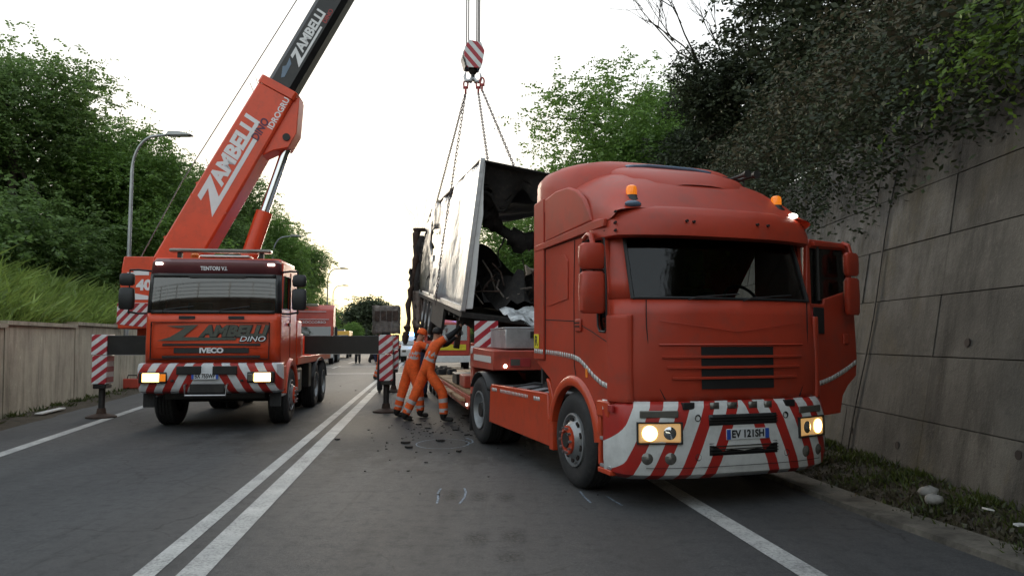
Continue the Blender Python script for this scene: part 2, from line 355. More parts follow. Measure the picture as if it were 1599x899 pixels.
M['conc_r'] = concrete('dark_stained_concrete', (.135, .125, .108), (.040, .037, .032), (.105, .080, .030), (1.6, 1.6, .14), .85, (.30, .29, .28))
M['kerbc'] = pm('kerb_concrete', (.12, .108, .09), .9, var=.35, scale=3, dirt=(.03, .027, .02), dirt_amt=.9, bmp=.6, bscale=40)
M['grassbase'] = pm('grassy_soil', (.09, .12, .03), .95, var=.4, scale=1.5, bmp=.6, bscale=9)
M['darksoil'] = pm('dark_leaf_litter', (.03, .027, .017), .95, var=.4, scale=1.5, bmp=.8, bscale=7)  # dark brown all over, tone varied by noise
M['ground'] = pm('far_ground', (.07, .08, .035), .95, var=.3, scale=.05)

struct(MB().grid([[(-900, -300, -.06), (900, -300, -.06)], [(-900, 1800, -.06), (900, 1800, -.06)]]).obj('ground', 'ground'))
rows = []
for y in YS:
    xl = wall_l(y) + .85 if y < 60 else wall_l(60) + .85 + RS * (y - 60)
    xr = kerb_x(y); rows.append([(xl + (xr - xl) * t, y, .0) for t in (0, .25, .5, .75, 1)])
struct(MB().grid(rows).obj('road', 'asphalt'))
def strip(name, pts, w, mat='paint', z=.005):
    L, Rr = [], []
    for i, p in enumerate(pts):
        a = Vector(pts[max(i - 1, 0)]); b = Vector(pts[min(i + 1, len(pts) - 1)]); d = (b - a).normalized(); n = Vector((d.y, -d.x))
        q = Vector(p); L.append((*(q - n * w / 2), z)); Rr.append((*(q + n * w / 2), z))
    return MB().grid([L, Rr]).obj(name, mat)
ys = [-20 + i * 4 for i in range(46)]
struct(strip('centre_line', [(rx(-2.58, y), y) for y in ys], .155))
struct(strip('centre_line', [(rx(-2.25, y), y) for y in ys], .21))
struct(strip('edge_line', [(rx(2.11, y), y) for y in ys[:20]], .20))
struct(strip('edge_line', [(-7.36 - .229 * (y - 10.77), y) for y in [-20, 0, 8, 12, 18, 26, 34]], .19))
struct(strip('stop_line', [(-10.5, 36.0), (-1.5, 37.1)], .5)); struct(strip('stop_line', [(-13.0, 45.4), (-2.6, 46.6)], .55))
for k in range(3): struct(strip('lane_dash', [(rx(-6.0, 34 + k * 9), 34 + k * 9), (rx(-6.0, 38 + k * 9), 38 + k * 9)], .15))
# pale chalk marks drawn on the road
M['chalk'] = pm('blue_white_chalk', (.20, .25, .31), .9, var=.5, scale=30)
for pts in ([(-.79, 8.35), (-.80, 8.1), (-.765, 7.8), (-.76, 7.6)], [(-.53, 8.38), (-.50, 8.15), (-.50, 7.85), (-.53, 7.58)], [(.74, 8.2), (.76, 7.9), (.80, 7.62)], [(1.0, 7.95), (1.05, 7.7), (1.10, 7.5)]):
    struct(strip('chalk_mark', pts, .022, 'chalk', .006))
struct(strip('chalk_mark', [(-1.1 + .42 * math.cos(a) , 11.9 + .55 * math.sin(a)) for a in [k * .3 for k in range(22)]], .02, 'chalk', .006))
struct(strip('chalk_mark', [(-.78, 12.6), (-.66, 12.35), (-.63, 12.05), (-.72, 11.8)], .03, 'chalk', .006))
def tyre_print():
    m, nt, bs = new_mat('tyre_print'); c = coord(nt); bs.inputs['Base Color'].default_value = (.010, .010, .0105, 1); bs.inputs['Roughness'].default_value = .75
    s = nd(nt, 'ShaderNodeSeparateXYZ'); nt.links.new(coord(nt, 'Generated'), s.inputs[0]); e = 1.0
    for k in (0, 1):
        q = math_n(nt, 'MULTIPLY', math_n(nt, 'SUBTRACT', 1.0, s.outputs[k]), s.outputs[k]); e = math_n(nt, 'MULTIPLY', ramp(nt, q, .0, .25), e)
    a = math_n(nt, 'MULTIPLY', math_n(nt, 'MULTIPLY', e, ramp(nt, noise(nt, c, 30, 6, .8), .40, .66)), .55); nt.links.new(a, bs.inputs['Alpha']); return m
M['tyreprint'] = tyre_print()
for x, y, w, l in ((-.33, 7.95, .22, .55), (-.05, 7.9, .2, .5), (.02, 6.35, .24, .5), (-.28, 6.3, .22, .5), (.0, 5.75, .24, .4), (-.62, 8.0, .2, .7)):
    struct(strip('tyre_mark', [(x + RS * (l / 2), y - l / 2 - l * .0), (x - RS * 0, y + l / 2)], w, 'tyreprint', .0035))
# kerb gutter and soil verges
rows = [[(kerb_x(y), y, -.01), (kerb_x(y) + .01, y, .05), (kerb_x(y) + .34, y, .07), (kerb_x(y) + .36, y, -.02)] for y in YS if -20 <= y <= 40]
struct(MB().grid(rows).obj('kerb', 'kerbc'))
def verge(name, fa, fb, y0, y1, n, hump, mat='soil'):
    rows = []
    for i in range(n + 1):
        y = y0 + (y1 - y0) * i / n; a, b = fa(y), fb(y)
        rows.append([(a + (b - a) * t, y, (.012 if hump > .1 else -.012 * t) + hump * math.sin(t * (1.7 if hump > .1 else 3.1)) + (random.uniform(0, .035) if 0 < t < 1 else 0)) for t in (0, .2, .4, .6, .8, 1)])
    return struct(MB().grid(rows).obj(name, mat, sharp=80))
verge('verge', lambda y: kerb_x(y) + .35, lambda y: max(kerb_x(y) + .6, wall_r(y) + .25), -12, 40, 130, .13)
verge('verge', lambda y: wall_l(y) - .1, lambda y: wall_l(y) + .92 + .06 * math.sin(y * 2.1), -12, 60, 150, .03)

# ---- left retaining wall: cast bays with vertical joints
lw = thing('retaining_wall', 'pale streaked concrete retaining wall below the grassy bank', 'wall', (0, 0, 0))
dirw = Vector((-.2395, 1, 0)).normalized(); nrm = Vector((dirw.y, -dirw.x, 0))
def wl_pt(s, off, z):          # s metres along the wall from y=15.47
    p = Vector((-10.6, 15.47, 0)) + dirw * s + nrm * off; return (p.x, p.y, z)
bay = -26.0; joints = [bay + i * 4.35 for i in range(16)]
for a, b in zip(joints, joints[1:]):
    m = MB(); n = 1; zt = 1.93 + .008 * (a + b)
    # board-marked face: each formwork board is a shallow vertical step
    for k in range(n):
        s0 = a + .03 + (b - a - .06) * k / n; s1 = a + .03 + (b - a - .06) * (k + 1) / n; o = random.choice((0, .002, .004, .001))
        m.add([wl_pt(s0, o, -.05), wl_pt(s1, o, -.05), wl_pt(s1, o - .04, zt), wl_pt(s0, o - .04, zt), wl_pt(s0, -.4, -.05), wl_pt(s1, -.4, -.05), wl_pt(s1, -.4, zt), wl_pt(s0, -.4, zt)],
              [(0, 1, 2, 3), (3, 2, 6, 7), (0, 3, 7, 4), (1, 5, 6, 2), (4, 7, 6, 5)])
    m.obj('wall_bay', 'conc_l', lw)
m = MB()
for s in joints[1:-1]:
    m.add([wl_pt(s - .05, -.03, -.05), wl_pt(s + .05, -.03, -.05), wl_pt(s + .05, -.06, 1.9), wl_pt(s - .05, -.06, 1.9)], [(0, 1, 2, 3)])
m.obj('joint_filler', 'darksoil', lw)
m = MB()
for a, b in zip(joints, joints[1:]):
    zt = 1.93 + .008 * (a + b)
    m.add([wl_pt(a, .03, zt + .002), wl_pt(b, .03, zt + .002), wl_pt(b, -.45, zt + .002), wl_pt(a, -.45, zt + .002), wl_pt(a, .03, zt + .09), wl_pt(b, .03, zt + .09), wl_pt(b, -.45, zt + .09), wl_pt(a, -.45, zt + .09)],
          [(0, 1, 5, 4), (4, 5, 6, 7), (0, 4, 7, 3), (1, 2, 6, 5), (0, 3, 2, 1)])
m.obj('coping', 'conc_l', lw)

# ---- right retaining wall: leaning, cast in courses of formwork panels
rw = thing('retaining_wall', 'tall dark stained concrete wall leaning back under the ivy', 'wall', (0, 0, 0))
BAT = .18; WH = 4.75
def wr_pt(y, off, z): return (wall_r(y) + BAT * z - off, y, z)
MB().add([wr_pt(-8, -.03, -.1), wr_pt(46, -.03, -.1), wr_pt(46, -.03, WH), wr_pt(-8, -.03, WH), (wall_r(46) + 1.6, 46, WH), (wall_r(-8) + 1.6, -8, WH)], [(0, 1, 2, 3), (3, 2, 4, 5)]).obj('wall_core', 'darksoil', rw)
zs = [0, .74, 1.46, 2.16, 2.86, 3.56, 4.2, WH]; py = [-8 + 2.05 * i for i in range(27)]
for j in range(7):
    for y0, y1 in zip(py, py[1:]):
        o = random.uniform(0, .016); g = .006
        q = [(y0 + g, zs[j] + g - (.1 if j == 0 else 0)), (y1 - g, zs[j] + g - (.1 if j == 0 else 0)), (y1 - g, zs[j + 1] - g), (y0 + g, zs[j + 1] - g)]
        o2 = o + random.uniform(-.004, .004); oo = (o, o2, o2, o)
        MB().add([wr_pt(y, k, z) for (y, z), k in zip(q, oo)] + [wr_pt(y, -.028, z) for y, z in q], [(0, 1, 2, 3), (0, 4, 5, 1), (1, 5, 6, 2), (2, 6, 7, 3), (3, 7, 4, 0)]).obj('panel', 'conc_r', rw)
m = MB()          # drain holes
for y, z in ((7.75, 1.62), (10.2, .42), (6.72, .62), (13, 1.6), (8.9, .4)):
    c = Vector(wr_pt(y, .02, z)); m.cyl(c, c + Vector((.12, 0, -.01)), .045, n=12)
m.obj('drain_hole', 'gap', rw)
m = MB()          # thin cable hanging down the face
m.tube([wr_pt(9.9 + .25 * t + .04 * math.sin(t * 9), .035, 3.9 * (1 - t)) for t in [i / 14 for i in range(15)]], .012, 5)
m.obj('hanging_cable', 'black', rw)

# ---- embankments behind the walls
def bank_l(t, y):    # t: metres behind the wall top
    return 1.95 + .0085 * (y - 15) + 1.1 * (1 - math.exp(-t / 2.2)) + .14 * t + .18 * math.sin(y * .7 + t) * min(1, t)
rows = []
for i in range(60):
    y = -12 + i * 2.4; b = wall_l(min(y, 60)) + (RS * (y - 60) if y > 60 else 0) - .38
    rows.append([(b - t, y + .24 * t, bank_l(t, y)) for t in (0, .4, .9, 1.6, 2.4, 3.4, 5, 7, 10, 15, 24, 45)])
struct(MB().grid(rows).obj('embankment', 'grassbase', sharp=80))
def bank_r(t, y): return WH - .05 + 1.05 * t ** .93 + .3 * math.sin(y * .5 + t * .8)
rows = []
for i in range(50):
    y = -14 + i * 2.6; b = wall_r(y) + BAT * WH + .1 - (.0 if y < 40 else .10 * (y - 40))
    rows.append([(b + t, y, bank_r(t, y)) for t in (0, .5, 1.2, 2, 3, 4.5, 6.5, 9, 13, 20, 40)])
struct(MB().grid(rows).obj('hillside', 'darksoil', sharp=80))

# ============================================================ VEGETATION
M['leaf_robinia'] = leaf_mat('robinia_leaves', (.145, .24, .075), trans=.5)
M['leaf_mid'] = leaf_mat('mid_green_leaves', (.135, .245, .055), trans=.45)
M['leaf_dark'] = leaf_mat('dark_ivy_leaves', (.050, .062, .038), var=.6, trans=.2, yellow=.1)
M['leaf_bright'] = leaf_mat('bright_green_leaves', (.10, .175, .03), trans=.45)
M['leaf_brown'] = leaf_mat('dry_brown_leaves', (.078, .069, .048), var=.55, trans=.2, yellow=.2)
M['leaf_far'] = leaf_mat('far_tree_leaves', (.065, .085, .05), trans=.3)
M['grass'] = leaf_mat('grass_blades', (.23, .34, .085), var=.4, trans=.4, yellow=.4)
M['weeds'] = leaf_mat('verge_weeds', (.06, .085, .02), var=.5, trans=.35, yellow=.5)
M['ivystem'] = pm('dry_vine_stems', (.07, .055, .042), .9, var=.3)

def leaf_quads(C, D, L, W, rng):
    """one folded leaf per row: C base points, D unit directions, L lengths, W widths"""
    n = len(C); rnd = rng.normal(size=(n, 3)); S = np.cross(D, rnd); S /= np.linalg.norm(S, axis=1)[:, None] + 1e-9
    T = C + D * L[:, None]; mid = C + D * (L * .5)[:, None]
    V = np.stack([C, mid + S * W[:, None] * .5, T, mid - S * W[:, None] * .5], 1).reshape(-1, 3)
    F = np.arange(n * 4).reshape(n, 4); return V, F
def sprays(centers, rng, nspray, nleaf, spread, spray_len, leaf, droop=.35, updir=None):
    """compound fronds: every clump carries sprays, every spray a row of leaflets"""
    k = len(centers)
    base = np.repeat(centers, nspray, 0) + rng.normal(size=(k * nspray, 3)) * spread * np.array([1, 1, .75])
    d = rng.normal(size=(k * nspray, 3)); d[:, 2] = d[:, 2] * .5 - droop * .3
    d /= np.linalg.norm(d, axis=1)[:, None]
    ln = spray_len * rng.uniform(.55, 1.25, (k * nspray, 1))
    t = np.linspace(.08, 1, nleaf)[None, :, None]
    P = base[:, None, :] + d[:, None, :] * ln[:, None, :] * t; P[:, :, 2] -= droop * ln * (t[:, :, 0] ** 2) * .6
    P = P.reshape(-1, 3); dd = np.repeat(d, nleaf, 0)
    side = np.cross(dd, np.array([0, 0, 1.])); side *= np.where(np.arange(len(P)) % 2 == 0, 1, -1)[:, None]
    D = side + .35 * dd + rng.normal(size=P.shape) * .3; D[:, 2] -= .2; D /= np.linalg.norm(D, axis=1)[:, None]
    L = leaf * rng.uniform(.7, 1.3, len(P)); return leaf_quads(P, D, L, L * .5, rng)
def crown_points(rng, lobes, n):
    """clump centres near the skin of overlapping lobes, fewer inside"""
    out = []; vol = np.array([l[1][0] * l[1][1] * l[1][2] for l in lobes]) ** .75; vol /= vol.sum()
    for (c, r), f in zip(lobes, vol):
        k = max(4, int(n * f)); u = rng.normal(size=(k, 3)); u /= np.linalg.norm(u, axis=1)[:, None]
        rad = np.clip(rng.uniform(.25, 1.08, (k, 1)) ** .45, 0, 1.1); out.append(np.array(c) + u * rad * np.array(r))
    return np.concatenate(out)
def trunk_mesh(rng, h, r, lobes, lean=(0, 0)):
    m = MB(); top = Vector((lean[0], lean[1], h * .62)); pts = [Vector((0, 0, -.3)).lerp(top, t) + Vector((rng.normal() * .06 * h * .1, rng.normal() * .06 * h * .1, 0)) for t in (0, .25, .5, .75, 1)]
    m.tube(pts, [r * 1.25, r, r * .85, r * .65, r * .4], 9)
    for c, rr in lobes:
        s = pts[2].lerp(pts[4], rng.uniform(0, 1)); e = Vector(c); midp = s.lerp(e, .5) + Vector((rng.normal() * .2, rng.normal() * .2, .3))
        m.tube([s, midp, e], [r * .42, r * .25, r * .08], 6)
        for k in range(4):
            u = Vector(rng.normal(size=3)).normalized(); t2 = Vector(c) + Vector((u.x * rr[0], u.y * rr[1], u.z * rr[2])) * .85
            m.tube([midp.lerp(e, rng.uniform(0, 1)), (e + t2) / 2 + Vector((0, 0, .15)), t2], [r * .15, r * .1, r * .03], 5)
    return m
def make_lobes(rng, h, w, n, low=.3):
    out = [((0, 0, h * .72), (w * .55, w * .55, h * .24))]
    for i in range(n):
        a = 2 * math.pi * i / n + rng.uniform(-.4, .4); q = rng.uniform(low, .82); rad = w * rng.uniform(.35, .72) * (1.15 - q * .5)
        out.append(((math.cos(a) * rad, math.sin(a) * rad, h * q), (w * rng.uniform(.28, .45), w * rng.uniform(.28, .45), h * rng.uniform(.11, .18))))
    return out
def make_tree(seed, h, w, leafmat, clumps=420, nspray=9, nleaf=11, leaf=.17, spray=.75, nl=9, low=.3, label='', group=None, spread=.34, name='tree'):
    rng = np.random.default_rng(seed); lobes = make_lobes(rng, h, w, nl, low)
    t = thing(name, label, 'tree', group=group)
    trunk_mesh(rng, h, .018 * h + .04, lobes).obj('trunk', 'bark', t, sharp=60)
    V, F = sprays(crown_points(rng, lobes, clumps), rng, nspray, nleaf, spread, spray, leaf)
    np_mesh('crown', V, F, leafmat, t); return t
def place(t, x, y, z, rz=0, s=1.0, label=None):
    t.location = (x, y, z); t.rotation_euler = (0, 0, R(rz)); t.scale = (s, s, s)
    if label: t['label'] = label
    return t
GL = 'feathery trees on the left bank'
ta = make_tree(1, 10.5, 4.6, 'leaf_robinia', 640, 11, 15, .145, .95, 11, .18, group=GL, name='robinia_tree')
tb = make_tree(2, 9.5, 4.0, 'leaf_robinia', 600, 11, 15, .145, .95, 10, .15, group=GL, name='robinia_tree')
tc = make_tree(3, 9.0, 4.2, 'leaf_mid', 600, 11, 15, .145, .95, 10, .12, group=GL, name='robinia_tree')
spots = [(ta, -20.5, 30.0, 3.0, 20, 1.08, 'tallest feathery tree on the grassy bank above the pale wall'),
         (tb, -25.5, 31.0, 3.0, 100, 1.2, 'broad feathery tree on the bank, outermost from the road'),
         (tc, -17.2, 33.5, 3.0, 10, .95, 'lighter green feathery tree right behind the first lamp post'),
         ('a', -21.5, 39.0, 3.4, 200, .98, 'feathery tree in the second rank behind the first lamp post'),
         ('b', -17.6, 43.0, 2.6, 60, 1.0, 'feathery tree seen between the crane boom and the first lamp post'),
         ('c', -17.9, 51.0, 2.4, 300, 1.0, 'feathery tree showing under the raised crane boom'),
         ('a', -20.2, 58.0, 2.4, 130, .95, 'feathery tree behind the crane lifting cylinder'),
         ('b', -19.6, 66.0, 2.2, 210, .92, 'feathery tree beside the second lamp post'),
         ('c', -22.0, 77.0, 2.0, 40, .86, 'feathery tree rising over the red lorry parked behind the crane truck'),
         ('b', -27.5, 37.0, 4.0, 310, 1.0, 'feathery tree far back on the bank behind the tallest one'),
         ('c', -30.5, 29.0, 4.0, 250, 1.0, 'lighter feathery tree far back on the bank beside the broad one')]
for src, x, y, z, rz, s, lab in spots:
    t = {'a': ta, 'b': tb, 'c': tc}[src] if isinstance(src, str) else src
    if isinstance(src, str): t = dup(t)
    place(t, x, y, z, rz, s, lab)
# undergrowth closing the foot of the wood
rng = np.random.default_rng(50); P = []
for i in range(600):
    y = rng.uniform(14, 80); off = rng.uniform(3.6, 9) if y < 45 else rng.uniform(2.5, 8); hh = rng.uniform(.1, 2.6)
    bx = wall_l(min(y, 60)) + (RS * (y - 60) if y > 60 else 0); P.append((bx - .38 - off, y + .24 * off, bank_l(off, y) + hh))
V, F = sprays(np.array(P), rng, 7, 10, .5, .7, .22)
stuff(np_mesh('undergrowth', V, F, 'leaf_robinia'))['label'] = 'tangled green undergrowth below the trees on the left bank'
# tall grass on the left bank
n = 95000; y = RNG.uniform(-4, 44, n); t = RNG.uniform(0, 1, n) ** 1.3 * 6.5 - .05
bx = -10.6 - .2395 * (y - 15.47) - .38 - t
zb = 1.95 + .0085 * (y - 15) + 1.1 * (1 - np.exp(-np.maximum(t, 0) / 2.2)) + .14 * t + .18 * np.sin(y * .7 + t) * np.minimum(1, t)
B = np.stack([bx, y + .24 * t, zb - .03], 1); patch = .5 + .5 * np.sin(y * 1.7 + t * 2.2) * np.cos(y * .6 - t)
D = RNG.normal(size=(n, 3)) * .42; D[:, 2] = 1; D /= np.linalg.norm(D, axis=1)[:, None]
L = RNG.uniform(.3, .7, n) * (1 + .7 * (RNG.uniform(0, 1, n) > .9)) * (.65 + .6 * patch); V, F = leaf_quads(B, D, L, L * .05 + .008, RNG)
V = V.reshape(n, 4, 3); V[:, 2, :2] += (RNG.normal(size=(n, 2)) * .22 + np.array([.12, 0])) * L[:, None]; V[:, 2, 2] -= L * .12
stuff(np_mesh('grass', V.reshape(-1, 3), F, 'grass'))['label'] = 'tall fresh green grass on the bank above the pale wall'
# weeds along both wall feet
def weeds(label, ys, fx, hmin, hmax, n, leaf, mat='weeds', seed=3):
    g = np.random.default_rng(seed); y = g.uniform(*ys, n); y += .35 * np.sin(y * 5)
    x = np.array([fx(a, g) for a in y]); B = np.stack([x, y, np.array([.0 if q < 0 else .01 + .13 * math.sin(1.7 * min(1, max(0, (q - kerb_x(a) - .35) / max(.25, wall_r(a) - .1 - kerb_x(a))))) for q, a in zip(x, y)])], 1)
    B = np.repeat(B, 7, 0) + g.normal(size=(n * 7, 3)) * np.array([.05, .05, .01]); D = g.normal(size=(n * 7, 3)) * .6; D[:, 2] = np.abs(D[:, 2]) + .5
    D /= np.linalg.norm(D, axis=1)[:, None]; L = g.uniform(hmin, hmax, n * 7); V, F = leaf_quads(B, D, L, L * leaf, g)
    stuff(np_mesh('weeds', V, F, mat))['label'] = label
weeds('low weeds and dry stalks along the foot of the dark wall', (3, 16), lambda a, g: max(kerb_x(a) + .3, wall_r(a) + .1 - abs(g.normal()) * .42), .03, .13, 2600, .14)
weeds('dry brown leaf litter on the verge by the dark wall', (3, 16), lambda a, g: g.uniform(min(kerb_x(a) + .30, wall_r(a) - .05), wall_r(a)), .03, .08, 3200, .5, 'leaf_brown', 5)
weeds('sparse weeds along the foot of the pale wall', (2, 40), lambda a, g: wall_l(a) + .05 + abs(g.normal()) * .22, .05, .2, 420, .16, 'weeds', 8)

# ---- ivy and scrub that hang over the dark wall
rng = np.random.default_rng(21); n = 4600
y = 2 + 46 * rng.uniform(0, 1, n) ** 1.7; t = rng.uniform(0, 1, n) ** 1.1 * 9 - .45
b = 4.42 + .035 * (y - 6) + BAT * WH + .1
zz = np.where(t > 0, WH + 1.05 * np.maximum(t, 0) ** .93 + .3 * np.sin(y * .5 + t * .8), WH) + rng.uniform(-.15, 1.0, n)
over = t < .25; hang = (.5 + .45 * np.sin(y * .55 + 1.0)) * (1.0 + .5 * np.sin(y * 1.9))
zz = np.where(over, WH + .25 - rng.uniform(0, 1, n) * (.55 + np.clip(hang, 0, 1.3) * .85), zz)
xx = b + t - np.where(over, .25, .35) - rng.uniform(0, .4, n)
V, F = sprays(np.stack([xx, y, zz], 1), rng, 9, 10, .34, .5, .085, droop=.9)
stuff(np_mesh('ivy', V, F, 'leaf_dark'))['label'] = 'dark ivy and scrub hanging over the top of the stained wall'
n = 1500; y = 2 + 26 * rng.uniform(0, 1, n) ** 1.4; t = rng.uniform(-.3, 6, n); b = 4.42 + .035 * (y - 6) + BAT * WH
P = np.stack([b + t - .6, y, WH + .2 + 1.05 * np.maximum(t, 0) ** .93 + rng.uniform(-.4, .9, n)], 1)
V, F = sprays(P, rng, 6, 11, .4, .7, .085, droop=1.2)
stuff(np_mesh('dry_vines', V, F, 'leaf_brown'))['label'] = 'dry brown vines tangled in the ivy above the wall'
GR = 'dark trees on the hillside above the stained wall'
td = make_tree(5, 8.5, 4.2, 'leaf_dark', 560, 9, 10, .17, .7, 11, .08, group=GR, name='hillside_tree')
te = make_tree(6, 8.0, 3.8, 'leaf_mid', 620, 9, 13, .125, .7, 13, .2, group='green trees beyond the lifted wreck', name='broadleaf_tree')
for src, x, y, z, rz, s, lab in [
        (td, 9.6, 15.5, 7.4, 0, 1.0, 'dark ivy-clad tree on the hillside above the open lorry door'),
        ('d', 12.5, 11.5, 9.0, 90, 1.0, 'dark overhanging tree high on the hillside, closest above the wall'),
        ('d', 9.4, 20.5, 7.2, 200, 1.0, 'dark ivy-clad tree standing beside the bare tree'),
        ('d', 8.0, 26.0, 5.4, 300, .8, 'dark shrubby tree below the bare tree'),
        ('d', 8.6, 32.0, 4.8, 45, .8, 'dark shrubby tree in front of the bright green one'),
        (te, 6.2, 38.0, 4.2, 0, 1.55, 'bright green spreading tree rising behind the lorry roof'),
        ('e', 5.2, 48.0, 2.8, 140, 1.0, 'green tree glimpsed through the burnt trailer shell'),
        ('e', 10.8, 44.0, 6.0, 70, 1.1, 'green tree half hidden behind the bright spreading one'),
        ('e', .9, 50.0, 1.2, 20, 1.35, 'tall green tree filling the gap in the burnt trailer shell'),
        ('e', -2.2, 64.0, .5, 90, 1.2, 'green tree beyond the tail of the burnt trailer'),
        ('e', 2.6, 58.0, 1.5, 230, .8, 'small green tree seen through the gap below the trailer roof')]:
    t = {'d': td, 'e': te}[src] if isinstance(src, str) else src
    if isinstance(src, str): t = dup(t); 
    place(t, x, y, z, rz, s, lab)
# bright hanging branch at the upper right
t = thing('overhanging_branch', 'bright green leafy branch hanging over the wall top', 'branch', (4.62, 5.9, 4.12))
rng = np.random.default_rng(9); m = MB(); pts = []
for k in range(7):
    a = Vector((1.2, .3 * k - .8, .9)); e = Vector((-.25 - .12 * k % .5, .28 * k - .8, -.15 + .22 * (k % 4))); mid = (a + e) / 2 + Vector((0, 0, .3)); m.tube([a, mid, e], [.02, .013, .005], 5)
    pts += [tuple(mid.lerp(e, q)) for q in (.1, .4, .7, 1)]
m.obj('twig', 'bark', t); V, F = sprays(np.array(pts), rng, 7, 17, .1, .5, .065, droop=.8); np_mesh('foliage', V, F, 'leaf_bright', t)
# bare tree
t = thing('bare_tree', 'leafless grey tree with fine upright twigs against the sky', 'tree', (8.3, 26.5, 5.5)); t.scale = (1.35, 1.35, 1.35)
rng = np.random.default_rng(4); m = MB()
def limb(m, p, d, l, r, depth):
    e = p + d * l; mid = (p + e) / 2 + Vector(rng.normal(size=3)) * l * .06
    m.tube([p, mid, e], [r, r * .8, r * .6], 5)
    if depth:
        for k in range(3 if depth > 1 else 4):
            nd_ = (d + Vector(rng.normal(size=3)) * .38 + Vector((0, 0, .22))).normalized()
            limb(m, p.lerp(e, rng.uniform(.45, 1)), nd_, l * rng.uniform(.55, .8), r * .55, depth - 1)
for k in range(4): limb(m, Vector((rng.normal() * .3, rng.normal() * .3, -.4)), Vector((rng.normal() * .2, rng.normal() * .2, 1)).normalized(), 3.4, .085, 4)
m.obj('trunk', 'bark', t, sharp=80)
# ---- far trees at the end of the road
tf = make_tree(8, 9.0, 5.0, 'leaf_far', 380, 9, 8, .5, 1.2, 9, .12, group='far trees at the end of the road', name='far_tree', spread=.7)
for i, (src, x, y, z, rz, s, lab) in enumerate([
        (tf, -27.5, 140, 0, 0, 1.05, 'dark rounded tree far down the road beyond the burnt cab'),
        ('f', -37.5, 150, 0, 120, .85, 'far tree beside the two distant lamp posts'),
        ('f', -46, 160, 0, 40, 1.0, 'far tree behind the red lorry and yellow van'),
        ('f', -16, 165, 0, 200, .7, 'far low tree between the burnt cab and the lifted wreck'),
        ('f', -6, 150, 0, 250, .8, 'far tree showing below the lifted wreck')]):
    t = dup(tf) if src == 'f' else tf
    place(t, x, y, z, rz, s, lab)
for x, y, rz, s, lab in ((-21.5, 100, 10, .52, 'light green bush beside the road in front of the dark far tree'), (-24.8, 103, 80, .46, 'light green bush left of the road next to a similar bush'), (-29, 108, 160, .5, 'light green bush behind the yellow van')):
    t = dup(tc); place(t, x, y, -.5, rz, s, lab); t['group'] = 'light green bushes far down the road'; t['category'] = 'bush'; t.name = 'roadside_bush'
# ---- street lamps
def street_lamp(x, y, lab, z0=1.9, h=8.4):
    t = thing('street_lamp', lab, 'street lamp', (x, y, z0), 0, 'grey curved street lamps along the left side'); hh = h - z0
    m = MB(); arc = [(0, 0, -.3), (0, 0, 2), (0, 0, hh - 1.2)] + [(.75 * (1 - math.cos(a)), 0, hh - 1.2 + 1.15 * math.sin(a)) for a in [k * math.pi / 16 for k in range(1, 9)]] + [(1.25, 0, hh)]
    m.tube(arc, [.075, .07, .055] + [.045] * 8 + [.04], 10); m.obj('pole', 'lamp_metal', t, sharp=60)
    MB().prism([(1.1, hh - .05), (1.2, hh + .09), (1.55, hh + .08), (1.95, hh - .01), (1.95, hh - .05)], 'y', -.14, .14).obj('lamp_head', 'lamp_metal', t, .02)
    MB().box(1.25, 1.85, -.1, .1, hh - .065, hh - .052).obj('lamp_lens', 'lens', t)
street_lamp(-12.5, 24, 'curved grey street lamp rising beside the crane counterweight')
street_lamp(-15.6, 48, 'curved street lamp nearly hidden by the trees behind the crane boom')
street_lamp(-17.5, 70, 'curved street lamp standing behind the red lorry roof, taller of the distant pair', .8)
street_lamp(-22.3, 92, 'curved street lamp next to the far tree, smaller of the distant pair', .4)
# litter and stones
for k, (x, y, s) in enumerate(((3.92, 7.0, .075), (4.08, 7.35, .085))):
    o = MB().sphere((0, 0, 0), (s * 1.2, s, s * .7), 9, 6)
    for i, v in enumerate(o.v): o.v[i] = tuple(c * random.uniform(.8, 1.15) for c in v)
    tag(o.obj('stone', 'stone', sharp=70), ('pale rounded stone', 'larger pale stone')[k] + ' among the weeds by the dark wall', 'stone', 'pale stones on the right verge').location = (x, y, .17)
for x, y, rz, lab in ((4.02, 5.95, 30, 'long pale scrap of litter on the right verge'), (4.1, 6.5, 80, 'small pale scrap of litter beside the stones')):
    o = MB().prism([(-.09, -.02), (.02, -.035), (.1, .0), (.03, .03), (-.08, .025)], 'z', 0, .012).obj('litter_scrap', 'litter'); tag(o, lab, 'litter').location = (x, y, .19); o.rotation_euler = (.15, .1, R(rz))
for s, o_, lab in ((-3.2, .75, 'broken pale plank lying along the foot of the pale wall'), (1.0, .6, 'short pale board lying by the pale wall')):
    p = wl_pt(s, o_, .06); o = MB().box(-.07, .07, -.7, .7, 0, .03).obj('board', 'litter', None, .004); tag(o, lab, 'board').location = p; o.rotation_euler = (0, .03, R(13))
tb_ = thing('red_tool_case', 'small red dented case lying against the foot of the pale wall', 'case', (-12.55, 24.6, .05), 20)
MB().box(-.45, .45, -.14, .14, 0, .32).obj('body', 'fred', tb_, .03); MB().tube([(-.15, 0, .32), (-.13, 0, .43), (.13, 0, .43), (.15, 0, .32)], .02, 6).obj('handle', 'black', tb_)
for sx in (-1, 1): MB().box(sx * .38 - .04, sx * .38 + .04, -.15, .15, .02, .34).obj('corner_cap', 'black', tb_, .01)
